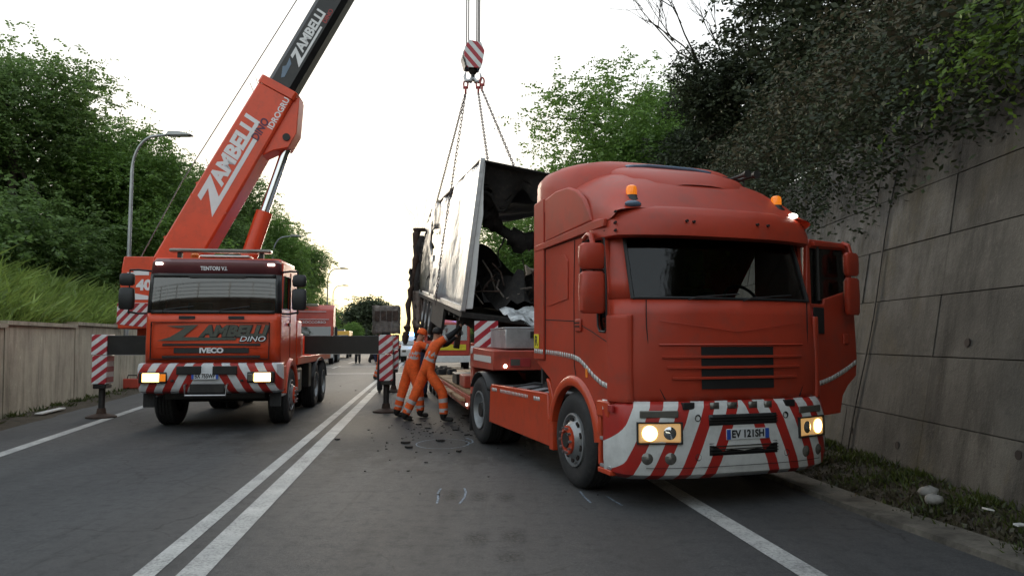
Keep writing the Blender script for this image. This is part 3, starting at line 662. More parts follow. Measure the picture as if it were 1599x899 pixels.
# charred crumbs on the road
m = MB(); g = np.random.default_rng(31)
for k in range(170):
    if k < 125: x, y = g.normal(-1.35, .55), g.normal(13.6, 1.3)
    elif k < 145: x, y = g.normal(-4.6, .5), g.normal(24, 2.5)
    else: x, y = g.uniform(-1.9, 1.0), g.uniform(8, 12)
    s = g.uniform(.006, .022) * (1 if k % 11 else 3.2); a = g.uniform(0, 6.3)
    pts = [(x + math.cos(a + q) * s * g.uniform(.6, 1.5), y + math.sin(a + q) * s * g.uniform(.6, 1.3)) for q in (0, 1.2, 2.3, 3.6, 5)]
    m.prism(pts, 'z', .004, .008 + s * g.uniform(.1, .5))
o = stuff(m.obj('charred_crumbs', 'burnt')); o['label'] = 'scattered charred crumbs and flakes on the asphalt'

# ============================================================ SHARED VEHICLE PARTS
def wheel(parent, x, y, z, r, w, side, style='rim', lug='lred', name='wheel', dual=False):
    """side -1: outer face looks to -X, +1: to +X; the wheel object is the rim, its tyre, nuts and hub are sub-parts"""
    ax = (side, 0, 0); o = (x, y, z); rr = r * .56
    m = MB()
    if style == 'front':      # convex steel disc with hand holes and protruding hub flange
        m.lathe([(rr, -.02), (rr * 1.0, .015), (rr * .94, .02), (rr * .88, -.03), (rr * .74, .0), (rr * .60, .05), (rr * .55, .06), (0.001, .06)], o, ax, 40)
    else:                     # deep concave rear rim
        m.lathe([(rr, -.02), (rr * 1.02, .012), (rr * .95, .014), (rr * .90, -.06), (rr * .82, -.14), (rr * .56, -.17), (rr * .50, -.12), (rr * .46, -.05), (0.001, -.05)], o, ax, 40)
    wo = m.obj(name, 'rim', parent, sharp=30)
    m = MB(); h = w / 2; c = (x - side * h, y, z)     # tyre: centre is behind the outer face
    prof = [(rr * .985, h - .015), (rr * 1.10, h + .004), (r * .78, h + .014), (r * .90, h + .008), (r * .965, h - .018), (r * .99, h - .04)]
    k = 4
    tread = [(r, h - .045)]
    for i in range(k):
        a = (h - .045) - (2 * h - .09) * (i + .75) / (k + .5); tread += [(r, a + .018), (r - .016, a + .013), (r - .016, a - .003), (r, a - .008)]
    tread += [(r, -h + .045)]
    prof = prof + tread + [(r * .99, -h + .04), (r * .95, -h + .015), (r * .8, -h), (rr, -h + .02)]
    m.lathe(prof, c, ax, 48); m.obj('tyre', 'rubber', wo, sharp=40)
    if dual: MB().lathe(prof, (c[0] - side * (w + .05), y, z), ax, 32).obj('inner_tyre', 'rubber', wo, sharp=40)
    if style == 'front':
        MB().lathe([(rr * .54, .058), (rr * .54, .085), (rr * .36, .10), (rr * .33, .075), (.001, .075)], o, ax, 32).obj('hub_ring', lug, wo)
        m = MB(); mh = MB()
        for i in range(10):
            a = 2 * math.pi * i / 10; dy, dz = math.cos(a), math.sin(a)
            m.cyl((x + side * .08, y + dy * rr * .46, z + dz * rr * .46), (x + side * .12, y + dy * rr * .46, z + dz * rr * .46), .016, n=6)
            a += .31; dy, dz = math.cos(a), math.sin(a)
            mh.cyl((x + side * .004, y + dy * rr * .74, z + dz * rr * .74), (x + side * .018, y + dy * rr * .735, z + dz * rr * .735), .034, n=12)
        m.obj('wheel_nuts', 'steel', wo); mh.obj('hand_holes', 'gap', wo)
        MB().cyl((x + side * .07, y, z), (x + side * .105, y, z), rr * .31, rr * .27, 20).obj('hub_cap', 'chassis', wo)
    else:
        MB().cyl((x - side * .06, y, z), (x - side * .01, y, z), rr * .42, rr * .36, 20).obj('hub_cap', 'chassis', wo)
    return wo
def plate_number(parent, x, y, z, w, h, body):
    p = MB().box(x - w / 2, x + w / 2, y - .012, y, z - h / 2, z + h / 2).obj('licence_plate', 'plate', parent, .003)
    for s in (-1, 1): MB().box(x + s * w * .455 - w * .045, x + s * w * .455 + w * .045, y - .015, y - .0125, z - h / 2 + .004, z + h / 2 - .004).obj('plate_band', 'plateblue', p)
    text('plate_characters', body, h * .95, 'ink', p, front(x, y - .0155, z), .001, bold=.003, width=w * .76); return p
def headlamp(parent, x, y, z, w, h, ang, lit, two=True):
    """rectangular lamp; ang turns it round Z to follow the bumper corner"""
    Mx = Matrix.Translation((x, y, z)) @ Matrix.Rotation(R(ang), 4, 'Z')
    def put(m): m.v = [tuple(Mx @ Vector(v)) for v in m.v]; return m
    hl = put(MB().box(-w / 2, w / 2, -.02, .08, -h / 2, h / 2)).obj('headlight', 'lens_warm', parent, .02)
    b = MB(); t = .014
    for q in ((-w / 2 - t, w / 2 + t, h / 2, h / 2 + t), (-w / 2 - t, w / 2 + t, -h / 2 - t, -h / 2), (-w / 2 - t, -w / 2, -h / 2, h / 2), (w / 2, w / 2 + t, -h / 2, h / 2)):
        b.box(q[0], q[1], -.026, .05, q[2], q[3])
    put(b).obj('surround', 'black', hl)
    for sx, rr, mt in (((-.24 * w * (1 if x < 0 else -1), h * .40, lit), (.23 * w * (1 if x < 0 else -1), h * .34, 'chrome')) if two else ((0, h * .44, lit),)):
        n = put(MB().lathe([(rr, -.026), (rr * .8, -.034), (.001, -.04)], (sx, 0, 0), (0, 1, 0), 20)); n.obj('bulb_reflector', mt, hl)
    return hl

# ============================================================ RED TRACTOR UNIT
T = thing('tractor_unit', 'red high-roof tractor lorry with red and white striped bumper and open door', 'truck', (2.217, 7.775, 0), 18.9)
XN = [0, .14, .28, .42, .56, .70, .80, .88, .935, .975, 1.0]
def fy(xn, yc, depth=.24, corner=.12): return yc + depth * abs(xn) ** 3.2 + (corner * max(0, (abs(xn) - .88) / .12) ** 2.2)
cols = [-x for x in XN[::-1]] + XN[1:]
def front_rows(levels, cl): return [[(xn * w, fy(xn, yc), z) for xn in cl] for z, yc, w in levels]
low = [(1.01, -.20, 1.235), (1.10, -.225, 1.235), (1.4, -.235, 1.235), (1.7, -.225, 1.23), (1.9, -.20, 1.225), (2.06, -.17, 1.22)]
top = [(2.06, -.17, 1.22), (2.25, -.11, 1.215), (2.5, -.03, 1.205), (2.74, .05, 1.195), (2.9, .10, 1.19)]
MB().grid(front_rows(low, cols)).obj('front_panel', 'tred', T, solid=.03)
wsi = [c for c in cols if abs(c) <= .881]; left = [c for c in cols if c <= -.879]; right = [c for c in cols if c >= .879]
MB().grid(front_rows(top[:4], wsi)).obj('windscreen', 'wsdark', T)
m = MB(); m.grid(front_rows(top, left)); m.grid(front_rows(top, right)); m.grid(front_rows(top[3:], wsi)); m.obj('windscreen_pillar', 'tred', T, solid=.04)
# black seal round the windscreen
m = MB(); 
e = [(xn * 1.22, fy(xn, -.17) - .012, 2.068) for xn in wsi]; e2 = [(xn * 1.195, fy(xn, .05) - .012, 2.735) for xn in wsi]
m.tube(e, .016, 6); m.tube(e2, .016, 6)
for s in (0, -1):
    xn = wsi[s]; m.tube([(xn * w, fy(xn, yc) - .012, z) for z, yc, w in top[:4]], .022, 6)
m.obj('windscreen_seal', 'black', T)
m = MB()
for x0 in (-.55, .1): m.tube([(x0, -.215, 2.05), (x0 + .1, -.22, 2.08), (x0 + .62, -.19, 2.12)], .008, 5)
m.obj('wiper', 'black', T)
# shut lines of the front flap and the horizontal crease
m = MB()
for s in (-1, 1):
    pts = [(.80, 2.05), (.80, 1.8), (.785, 1.5), (.74, 1.25), (.66, 1.06)]
    m.tube([(s * a * 1.22, fy(a, -.225) - .016, z) for a, z in pts], .006, 5)
m.obj('flap_gap', 'gap', T)
m = MB(); m.tube([(c * 1.22, fy(c, -.235) - .015, 1.78 - .05 * (1 - abs(c) / .78) + .09 * abs(c)) for c in cols if abs(c) < .79], .004, 5); m.obj('flap_crease', 'tred', T)
# grille: black opening with red bars
g = MB().grid([[(xn * 1.2, fy(xn, -.235) - .018, z) for xn in [k / 10 * .36 for k in range(-10, 11)]] for z in (1.16, 1.58)]).obj('grille', 'black', T)
for k, z in enumerate((1.27, 1.375, 1.48)):
    m = MB(); hw = (.62, .66, .70)[k]; xs_ = [hw * q / 12 for q in range(-12, 13)]
    m.grid([[(xn * 1.2, fy(xn, -.235) - .020 - dd, z + dz) for xn in xs_] for dz, dd in ((-.014, 0), (-.01, .016), (.01, .016), (.014, 0))]); m.obj('grille_bar', 'tred', g)
m = MB(); hw = .72; m.grid([[(q / 12 * hw * 1.2, fy(q / 12 * hw, -.235) - .018 - dd, 1.60 + dz) for q in range(-12, 13)] for dz, dd in ((-.012, 0), (0, .012), (.012, 0))]); m.obj('grille_bar', 'tred', g)
MB().add([(.64, -.185, 1.20), (.71, -.165, 1.20), (.80, -.14, 1.43), (.73, -.16, 1.43)], [(0, 1, 2, 3)]).obj('reflector_patch', 'reflectape', T, solid=.004)
# aero flaps on the front corners
for s in (-1, 1):
    m = MB(); m.grid([[(s * (1.10 + .16 * t), -.075 + .02 + .23 * t ** 1.5 - .055 * math.sin(math.pi * min(1, t * 1.15)), z) for t in (0, .15, .35, .6, .8, 1)] for z in (1.03, 1.08, 1.4, 1.8, 1.86, 1.9)])
    m.obj('corner_deflector', 'tred', T, .01, solid=.035)
# ---- bumper
BL = [(.30, .05, 1.20), (.345, -.01, 1.24), (.45, -.03, 1.255), (.62, -.035, 1.26), (.85, -.03, 1.26), (.985, -.005, 1.25), (1.035, .03, 1.235)]
def by(xn, d): return -.27 + d + .27 * abs(xn) ** 3.4 + .30 * max(0, (abs(xn) - .93) / .07) ** 2
m = MB(); bc = [-1, -.993, -.985, -.975, -.965, -.952, -.94, -.9, -.82, -.7, -.55, -.4, -.2, 0]; bc = bc + [-c for c in bc[-2::-1]]
m.grid([[(c * w, by(c, d), z) for c in bc] for z, d, w in BL]); bump_o = m.obj('bumper', 'st_tractor', T, solid=.03)
for z, h in ((.86, .105), (.575, .12)):
    m = MB(); m.grid([[(c, by(c / 1.25, -.042), zz) for c in [q / 8 * .40 for q in range(-8, 9)]] for zz in (z - h / 2, z + h / 2)]); so = m.obj('air_slot', 'blackpaint', bump_o, solid=.012)
    m = MB(); [m.box(-.40, .40, -.33, -.315, z + q * h * .25 - .004, z + q * h * .25 + .004) for q in (-1, 0, 1)]; m.obj('slot_mesh', 'chassis', so)
m = MB()
for x0, x1 in ((-.37, -.27), (-.17, -.06), (.08, .18), (.27, .36)): m.grid([[(c, by(c / 1.25, -.02), z) for c in (x0, (x0 + x1) / 2, x1)] for z in (.965, 1.03)])
m.obj('top_inlet', 'lens', bump_o, solid=.01)
for s in (-1, 1):
    MB().box(s * .60 - .065, s * .60 + .065, by(.5, .03) - .06, by(.5, .03) + .05, .965, 1.034).obj('step_recess', 'black', bump_o, .006)
    for x, z in ((.52, .885), (.52, .505)):
        MB().lathe([(.035, -.012), (.03, -.016), (.022, .0), (.001, .0)], (s * x, by(.42, -.035), z), (0, 1, 0), 16).obj('tow_socket', 'chassis', bump_o)
    for x in (.80, 1.01):
        y = by(x / 1.255, -.03); MB().lathe([(.062, .02), (.062, -.01), (.05, -.022), (.001, -.035)], (s * x, y, .50), (s * -.25, 1, 0), 20).obj('fog_lamp', 'lens', bump_o)
    headlamp(T, s * .90, by(.72, -.035), .745, .42, .185, s * 17, 'head_on')
    o_ = MB().box(-.19, .19, -.012, .01, -.035, .035); Mx = Matrix.Translation((s * .90, by(.72, -.03), .925)) @ Matrix.Rotation(R(s * 17), 4, 'Z'); o_.v = [tuple(Mx @ Vector(v)) for v in o_.v]; o_.obj('indicator', 'lens', T, .008)
    MB().box(s * 1.262 - .012, s * 1.262 + .012, .06, .16, .93, 1.0).obj('side_marker', 'hookred', bump_o, .006)
m = MB(); m.grid([[(c * 1.26, by(c, -.052), z) for c in bc if abs(c) < .9] for z in (.405, .411)]); m.obj('bumper_seam', 'gap', bump_o)
plate_number(T, .04, by(.03, -.045), .715, .50, .105, 'EV 121SH')
MB().box(-.34, .42, -.235, -.2, .62, .80).obj('plate_carrier', 'black', T, .01)
# ---- sun visor, wraps round the corners
VL = [(2.70, .035, 1.255), (2.72, -.02, 1.262), (2.80, -.01, 1.26), (2.92, .03, 1.252), (2.99, .07, 1.24), (3.025, .13, 1.22), (3.03, .24, 1.17)]
bf = [-1 + .07 * (k / 10) for k in range(11)] + [-.88, -.8, -.7, -.55, -.4, -.2, 0]; bf = bf + [-c for c in bf[-2::-1]]
def vy(xn, d): return -.10 + d + .24 * abs(xn) ** 3 + .42 * max(0, (abs(xn) - .93) / .07) ** 2
m = MB(); m.grid([[(c * w, vy(c, d), z - max(0, z - 2.8) * .42 * abs(c) ** 10) for c in bf] for z, d, w in VL]); vis = m.obj('sun_visor', 'tred', T, solid=.025)
m = MB()
for x in (-.48, -.4, .38, .52): m.cyl((x, vy(x / 1.25, .0) - .03, 2.86 + .05 * (x % .2)), (x, vy(x / 1.25, .06), 2.86 + .05 * (x % .2)), .014, n=10)
for z in (2.76, 2.84, 2.95): m.cyl((-1.19, .13, z), (-1.215, .05, z), .013, n=8)
m.obj('rivet', 'gap', vis)
MB().sphere((-.99, .10, 3.045), (.095, .05, .04), 14, 8).obj('marker_lamp', 'bluegrey', vis)
MB().sphere((1.02, .11, 3.03), (.06, .04, .03), 12, 8).obj('marker_lamp', 'spot', vis)
# ---- roof: lofted from front to back
def roof_rows(sts, n=22):
    rows = []
    for y, zb, zt, w, k in sts:
        row = []
        for i in range(n + 1):
            a = math.pi * i / n; c, s_ = math.cos(a), math.sin(a)
            row.append((-w * math.copysign(abs(c) ** (2 / k), c), y, zb + (zt - zb) * abs(s_) ** (2 / k)))
        rows.append(row)
    return rows
RSs = [(.06, 2.93, 3.02, 1.215, 3.0), (.13, 2.90, 3.10, 1.22, 3.0), (.28, 2.88, 3.28, 1.225, 3.0), (.5, 2.87, 3.44, 1.23, 3.0), (.8, 2.86, 3.57, 1.232, 3.2), (1.15, 2.86, 3.655, 1.235, 3.4), (1.55, 2.86, 3.70, 1.235, 3.8), (2.0, 2.86, 3.70, 1.23, 4.2), (2.02, 2.86, 3.3, 1.0, 4)]
m = MB(); m.grid(roof_rows(RSs)); roof = m.obj('roof', 'tred', T, sharp=50)
# raised rear spoiler cap
SP = [(1.0, 3.1, 3.60, .9, 4.0), (1.08, 3.1, 3.70, 1.04, 4.5), (1.25, 3.1, 3.79, 1.15, 5.0), (1.5, 3.1, 3.82, 1.22, 5.5), (1.75, 3.15, 3.835, 1.245, 6), (2.05, 3.3, 3.83, 1.25, 6), (2.2, 3.35, 3.79, 1.245, 6), (2.24, 3.4, 3.72, 1.20, 6), (2.245, 3.5, 3.6, .9, 5)]
MB().grid(roof_rows(SP)).obj('roof_spoiler', 'tred', roof, sharp=50)
# bulged central panel and dark hatch
BP = [(.36, 3.26, 3.36, .40, 2.6), (.42, 3.28, 3.42, .60, 3), (.6, 3.36, 3.54, .74, 3.4), (.95, 3.44, 3.665, .80, 4), (1.2, 3.5, 3.715, .80, 4)]
MB().grid(roof_rows(BP)).obj('roof_bulge', 'tred', roof, sharp=50)
m = MB(); m.grid([[(x, y, 3.70 + (y - 1.0) * .22 - .035 * (abs(x) / .55) ** 4) for x in (-.55, -.5, -.3, 0, .3, .5, .55)] for y in (.98, 1.02, 1.2, 1.32)]); m.obj('roof_hatch', 'bluegrey', roof, solid=.04)
m = MB()
for x in (.80, .93): m.tube([(x, 1.0, 3.60), (x, .72, 3.60), (x, .6, 3.60)], [.018, .022, .05], 12)
m.tube([(.7, .95, 3.56), (.7, .95, 3.62), (1.0, .95, 3.60), (1.0, .95, 3.5)], .012, 6); m.obj('air_horn', 'chassis', roof)
for s in (-1, 1):          # amber beacons on brackets
    b = MB().lathe([(.095, 0), (.09, .02), (.066, .045), (.06, .07), (.001, .07)], (s * .92, .26, 3.10), (0, 0, 1), 20).obj('beacon', 'black', T)
    MB().lathe([(.057, 0), (.059, .06), (.052, .092), (.034, .105), (.001, .108)], (s * .92, .26, 3.17), (0, 0, 1), 20).obj('amber_dome', 'amber', b)
    MB().tube([(s * .92, .26, 3.02), (s * .92, .26, 3.11)], .03, 8).obj('beacon_stalk', 'black', b)
# ---- cab sides
arch = [(1.1 + .66 * math.cos(a), .53 + .68 * math.sin(a)) for a in [R(d) for d in range(28, 156, 8)]]
side_out = [(.17, 1.02), (.17, 1.9), (.20, 2.2), (.30, 2.9), (2.24, 2.9), (2.24, 1.36), (1.78, 1.17)] + arch + [(.47, .98)]
win = [(.28, 2.70), (.36, 2.73), (.80, 2.73), (.90, 2.24), (.86, 2.20), (.46, 2.10), (.44, 1.80), (.40, 1.74), (.27, 1.73), (.23, 1.78), (.23, 2.2)]
MB().prism([side_out, win], 'x', -1.235, -1.19).obj('cab_side', 'tred', T, .006)
MB().prism([win], 'x', -1.215, -1.209).obj('side_window', 'glass', T)
m = MB(); m.tube([(-1.237, y, z) for y, z in win], .013, 6, True); m.tube([(-1.228, .62, 2.74), (-1.228, .60, 2.14)], .012, 6); m.obj('window_seal', 'black', T)
door_open = [(.25, 1.20), (.25, 2.75), (1.02, 2.75), (1.05, 1.35), (.98, 1.16)]
MB().prism([side_out, door_open], 'x', 1.19, 1.235).obj('cab_side', 'tred', T, .006)
# upper flank between the door and the roof, sleeper side fairing
MB().prism([(1.95, 1.40), (1.95, 3.42), (2.27, 3.40), (2.29, 1.40)], 'x', -1.262, -1.237).obj('rear_fairing', 'tred', T, .012)
MB().prism([(1.95, 1.40), (1.95, 3.42), (2.27, 3.40), (2.29, 1.40)], 'x', 1.237, 1.262).obj('rear_fairing', 'tred', T, .012)
up = [(.55, 2.92), (.62, 3.05), (.75, 3.20), (.95, 3.34), (1.2, 3.42), (1.55, 3.44), (1.92, 3.40), (1.92, 2.86), (1.5, 2.88)]
for s in (-1, 1): MB().prism(up, 'x', s * 1.20, s * 1.258).obj('upper_side_panel', 'tred', T, .02)
for s in (-1, 1): MB().prism([(.22, 2.82), (1.95, 2.78), (2.26, 2.78), (2.26, 2.85), (1.9, 2.86), (.6, 2.91), (.22, 2.90)], 'x', s * 1.23, s * 1.27).obj('roof_rail', 'tred', T, .015)
m = MB()                   # shut lines on the flank
gl = -1.2375
for pts in ([(1.03, 2.78), (1.06, 2.2), (1.06, 1.36), (1.0, 1.2)], [(.20, 1.62), (.6, 1.74), (1.06, 1.86), (1.94, 1.90)], [(.22, 1.98), (.22, 1.1)], [(1.94, 2.78), (1.95, 1.4)], [(.26, 2.78), (1.02, 2.79), (1.9, 2.78)]):
    m.tube([(gl, y, z) for y, z in pts], .0055, 5)
m.obj('panel_gap', 'gap', T)
MB().prism([(1.22, 2.12), (1.22, 2.56), (1.30, 2.64), (1.72, 2.66), (1.80, 2.6), (1.83, 2.06)], 'x', -1.245, -1.236).obj('blank_side_panel', 'tred', T, .008)
h = MB().box(-1.262, -1.236, .84, 1.0, 1.74, 1.88).obj('door_handle', 'tred', T, .012)
MB().box(-1.266, -1.2625, .86, .98, 1.79, 1.805).obj('handle_slot', 'gap', h); MB().box(-1.266, -1.2625, .86, .98, 1.83, 1.845).obj('handle_slot', 'gap', h)
def ribbon(name, pts, x, h, s, parent, mat='reflectape'):
    m = MB(); k = 0
    for (y0, z0), (y1, z1) in zip(pts, pts[1:]):
        n = max(1, int(math.hypot(y1 - y0, z1 - z0) / .06))
        for i in range(n):
            a, b = i / n + .04, (i + 1) / n - .03
            ya, yb, za, zb = y0 + (y1 - y0) * a, y0 + (y1 - y0) * b, z0 + (z1 - z0) * a, z0 + (z1 - z0) * b
            m.add([(x, ya, za - h / 2), (x, yb, zb - h / 2), (x, yb, zb + h / 2), (x, ya, za + h / 2)], [(0, 1, 2, 3)])
    return m.obj(name, mat, parent, solid=.003)
stripe_pts = [(.19, 1.175), (.36, 1.20), (.55, 1.265), (.75, 1.36), (.92, 1.43), (1.1, 1.46), (1.5, 1.485), (1.94, 1.50)]
ribbon('reflective_stripe', stripe_pts, -1.2395, .055, -1, T); ribbon('reflective_stripe', [(1.96, 1.50), (2.27, 1.51)], -1.2655, .055, -1, T)
MB().box(-1.242, -1.234, .70, .76, 1.24, 1.34).obj('side_indicator', 'amberdim', T, .01)
rp = MB().box(-1.272, -1.2625, 2.10, 2.26, 1.54, 1.72).obj('yellow_plate', 'yellow', T, .003)
text('plate_letter', 'R', .17, 'ink', rp, leftside(-1.2725, 2.18, 1.63), .001, bold=.004)
# wheel arch flare, front step box, sill
for s in (-1, 1):
    m = MB(); aa = [R(d) for d in range(14, 178, 7)]
    m.grid([[(s * x, 1.1 + rr * math.cos(a), .53 + rr * math.sin(a) + .0) for a in aa] for x, rr in ((1.18, .60), (1.262, .605), (1.275, .63), (1.27, .69), (1.238, .72))]); m.obj('wheel_arch', 'tred_low', T, sharp=50)
    st = MB().prism([(.16, .36), (.16, 1.02), (.44, 1.02), (.50, .9), (.40, .62), (.36, .36)], 'x', s * 1.05, s * 1.10).obj('step_box', 'tred_low', T, .01)
    MB().box(*sorted((s * 1.05, s * 1.265)), .15, .45, .86, 1.03).obj('upper_fender', 'tred_low', st, .02)
    MB().box(*sorted((s * 1.06, s * 1.25)), .38, .445, .36, .9).obj('step_pillar', 'tred_low', st, .015)
    for z in (.385, .66): MB().box(*sorted((s * 1.0, s * 1.25)), .15, .40, z - .035, z).obj('step_tread', 'alu', st, .006)
    MB().box(*sorted((s * 1.05, s * 1.255)), .15, .44, .29, .345).obj('step_sill', 'tred_low', st, .01)
# mirrors on the passenger side
def mirrors(parent, f, name='mirror'):
    a = f(MB().tube([(0, 0, .62), (.0, -.12, .66), (-.05, -.30, .62), (-.06, -.36, .52)], .028, 8)).obj('mirror_arm', 'tred', parent)
    def shell(z0, z1): 
        m = MB(); rows = []
        for z, k in ((z0, .75), (z0 + .03, .95), ((z0 + z1) / 2, 1), (z1 - .03, .95), (z1, .72)):
            rows.append([(-.07 + .145 * k * cx, -.36 + .075 * k * cy, z) for cx, cy in [(math.copysign(abs(math.cos(q)) ** .55, math.cos(q)), math.copysign(abs(math.sin(q)) ** .55, math.sin(q))) for q in [2 * math.pi * i / 20 for i in range(21)]]])
        m.grid(rows); m.add([rows[0][i] for i in range(20)], [tuple(range(20))]); m.add([rows[-1][i] for i in range(20)], [tuple(range(20))]); return f(m)
    for z0, z1 in ((.26, .53), (-.20, .235)):
        mo = shell(z0, z1).obj(name, 'tred', parent, sharp=40)
        f(MB().box(-.19, .05, -.2845, -.2825, z0 + .04, z1 - .04)).obj('mirror_glass', 'chrome', mo)
    return a
def fl(m):   # left flank: local mirror frame -> cab
    m.v = [(-1.235 + x - .05, .68 + y, 2.12 + z) for x, y, z in m.v]; return m
mirrors(T, fl)
MB().tube([(-1.24, .40, 2.12), (-1.30, .34, 2.02), (-1.3, .32, 1.95)], .018, 6).obj('mirror_stay', 'black', T)
# ---- open driver door (hinged at the front edge, seen from outside)
DH = bpy.data.objects.new('door', None)
hx, hy, ang = 1.235, .22, R(74)
MD = Matrix.Translation((hx, hy, 0)) @ Matrix.Rotation(-ang, 4, 'Z')           # door plane: local +Y runs rearwards when closed
def dm(m): m.v = [tuple(MD @ Vector(v)) for v in m.v]; return m
dout = [(.02, 1.02), (.0, 1.9), (.04, 2.72), (.10, 2.80), (.90, 2.80), (.96, 2.2), (1.0, 1.4), (.97, 1.22), (.80, 1.12), (.68, 1.0), (.62, .80), (.04, .78)]
dwin = [(.09, 2.70), (.80, 2.72), (.88, 2.24), (.36, 2.12), (.34, 2.06), (.10, 2.06)]
bpy.data.objects.remove(DH)
D = dm(MB().prism([dout, dwin], 'x', -.03, .03)).obj('door', 'tred', T, .012); D['label'] = 'open driver door of the tractor lorry'
dm(MB().prism([dwin], 'x', .0, .005)).obj('door_window', 'glass', D)
dm(MB().tube([(.03, .24, 2.10), (.03, .24, 2.72)], .016, 6)).obj('window_divider', 'black', D)
dm(MB().prism([(.12, 1.72), (.12, 2.02), (.32, 2.02), (.32, 1.72)], 'x', .031, .045)).obj('lower_pane', 'black', D, .006)
dm(MB().tube([(.06, .04, 1.02), (.075, .04, 1.3), (.075, .04, 1.9), (.05, .05, 2.0)], .014, 8)).obj('grab_rail', 'hookred', D)
m = MB(); [m.box(.035, .075, .03, .13, z - .008, z + .008) for z in (1.1, 1.3, 1.5, 1.7, 1.9)]; dm(m).obj('rail_rungs', 'hookred', D)
dm(MB().box(.031, .05, .70, .80, 1.60, 1.72)).obj('door_handle', 'tred', D, .01)
r_ = MB(); 
for i in range(14):
    a, b = i / 14 + .005, (i + 1) / 14 - .005; zf = lambda q: 1.15 + .04 * q + .20 * q ** 1.6
    r_.add([(.033, .14 + .84 * a, zf(a) - .028), (.033, .14 + .84 * b, zf(b) - .028), (.033, .14 + .84 * b, zf(b) + .028), (.033, .14 + .84 * a, zf(a) + .028)], [(0, 1, 2, 3)])
dm(r_).obj('reflective_stripe', 'reflectape', D, solid=.003)
def fd(m):   # mirrors stand off the outer face of the door, near its free edge
    m.v = [tuple(MD @ Vector((.10 - y * .55 - .16, 0.76 + x * .9 + .05, 2.14 + z))) for x, y, z in m.v]; return m
mirrors(D, fd)
dm(MB().prism([(.12, 2.72), (.12, 2.77), (.74, 2.77), (.78, 2.70), (.70, 2.73)], 'x', .03, .07)).obj('rain_gutter', 'tred', D, .006)
# ---- cab interior
MB().box(-1.17, 1.17, .22, 2.2, 1.05, 1.12).obj('cab_floor', 'interior', T)
MB().box(-1.19, 1.19, 2.16, 2.22, 1.1, 2.95).obj('cab_rear_wall', 'interior', T)
MB().prism([(.10, 1.2), (.08, 1.95), (.16, 2.02), (.34, 1.98), (.46, 1.7), (.36, 1.2)], 'x', -1.14, 1.14).obj('dashboard', 'interior', T, .03)
MB().box(-1.17, 1.17, .2, 2.2, 2.88, 2.93).obj('headlining', 'interior', T)
sw = MB(); sw.tube([(.62 + .23 * math.cos(q), .52 + .10 * math.sin(q), 2.06 + .21 * math.sin(q)) for q in [2 * math.pi * i / 24 for i in range(24)]], .018, 8, True); sw.cyl((.62, .36, 1.9), (.62, .53, 2.06), .035)
sw.box(.42, .82, .50, .53, 2.04, 2.075); sw.obj('steering_wheel', 'black', T)
for sx in (-.62, .62):
    s_ = MB().box(sx - .25, sx + .25, .85, 1.35, 1.45, 1.62).obj('seat', 'seat', T, .05)
    MB().prism([(1.28, 1.58), (1.40, 2.3), (1.52, 2.3), (1.45, 1.58)], 'x', sx - .24, sx + .24).obj('backrest', 'seat', s_, .05)
    MB().box(sx - .13, sx + .13, 1.42, 1.52, 2.32, 2.5).obj('headrest', 'seat', s_, .04)
# ---- chassis, skirt, deck, rear axle
m = MB(); [m.box(s * .43 - .045, s * .43 + .045, .5, 5.7, .72, .98) for s in (-1, 1)]; [m.box(-.42, .42, y, y + .1, .74, .94) for y in (1.8, 3.2, 5.55)]; m.obj('chassis_rails', 'chassis', T, .005)
m = MB(); m.box(-1.1, 1.1, .25, .6, .45, .95); m.box(-.7, .7, .6, 1.9, .5, 1.05); m.obj('engine_block', 'chassis', T, .03)
MB().cyl((-1.0, 1.1, .53), (1.0, 1.1, .53), .09).obj('front_axle', 'chassis', T); MB().cyl((-1.0, 4.88, .53), (1.0, 4.88, .53), .11).obj('rear_axle', 'chassis', T)
for s in (-1, 1):
    sk = MB().prism([(1.80, .36), (1.86, .98), (1.92, 1.0), (4.18, .98), (4.24, .93), (4.30, .40)], 'x', s * 1.20, s * 1.245).obj('side_skirt', 'tred_low', T, .015)
    MB().prism([(1.80, .33), (1.80, .98), (1.90, 1.18), (1.80, 1.14), (1.70, .98), (1.68, .33)], 'x', s * 1.12, s * 1.25).obj('rear_arch_edge', 'tred_low', sk, .01)
    MB().box(*sorted((s * .60, s * 1.21)), 1.9, 4.15, .93, .968).obj('deck_plate', 'alu', T, .004)
    m = MB(); [m.tube([(s * .55, y, 1.0), (s * .85, y + .05, 1.03), (s * 1.18, y + .02, .985)], .016, 6) for y in (2.3, 2.75, 3.3)]; m.obj('air_hose', 'black', T)
    MB().box(*sorted((s * .5, s * 1.18)), 1.95, 4.1, .42, .92).obj('fuel_tank', 'chassis', T, .05)
x_ = -1.2475
o_ = ribbon('reflective_stripe', [(2.12, .905), (2.35, .905)], x_, .05, -1, T); ribbon('reflective_stripe', [(2.55, .905), (3.75, .905)], x_, .05, -1, T); ribbon('reflective_stripe', [(3.9, .905), (4.15, .905)], x_, .05, -1, T)
wheel(T, -1.235, 1.1, .53, .53, .32, -1, 'front', 'tred_low'); wheel(T, 1.235, 1.1, .53, .53, .32, 1, 'front', 'tred_low')
wheel(T, -1.225, 4.88, .53, .53, .29, -1, 'rear', dual=True); wheel(T, 1.225, 4.88, .53, .53, .29, 1, 'rear', dual=True)
for s in (-1, 1):
    m = MB(); m.grid([[(s * x, 4.88 + .60 * math.cos(a), .53 + .60 * math.sin(a)) for a in [R(d) for d in range(35, 150, 10)]] for x in (.62, 1.24)]); m.obj('mudguard', 'black', T, solid=.02)
    MB().prism([(5.42, .14), (5.38, .75), (5.40, .75), (5.45, .14)], 'x', *sorted((s * .64, s * 1.23))).obj('mudflap', 'rubber', T)
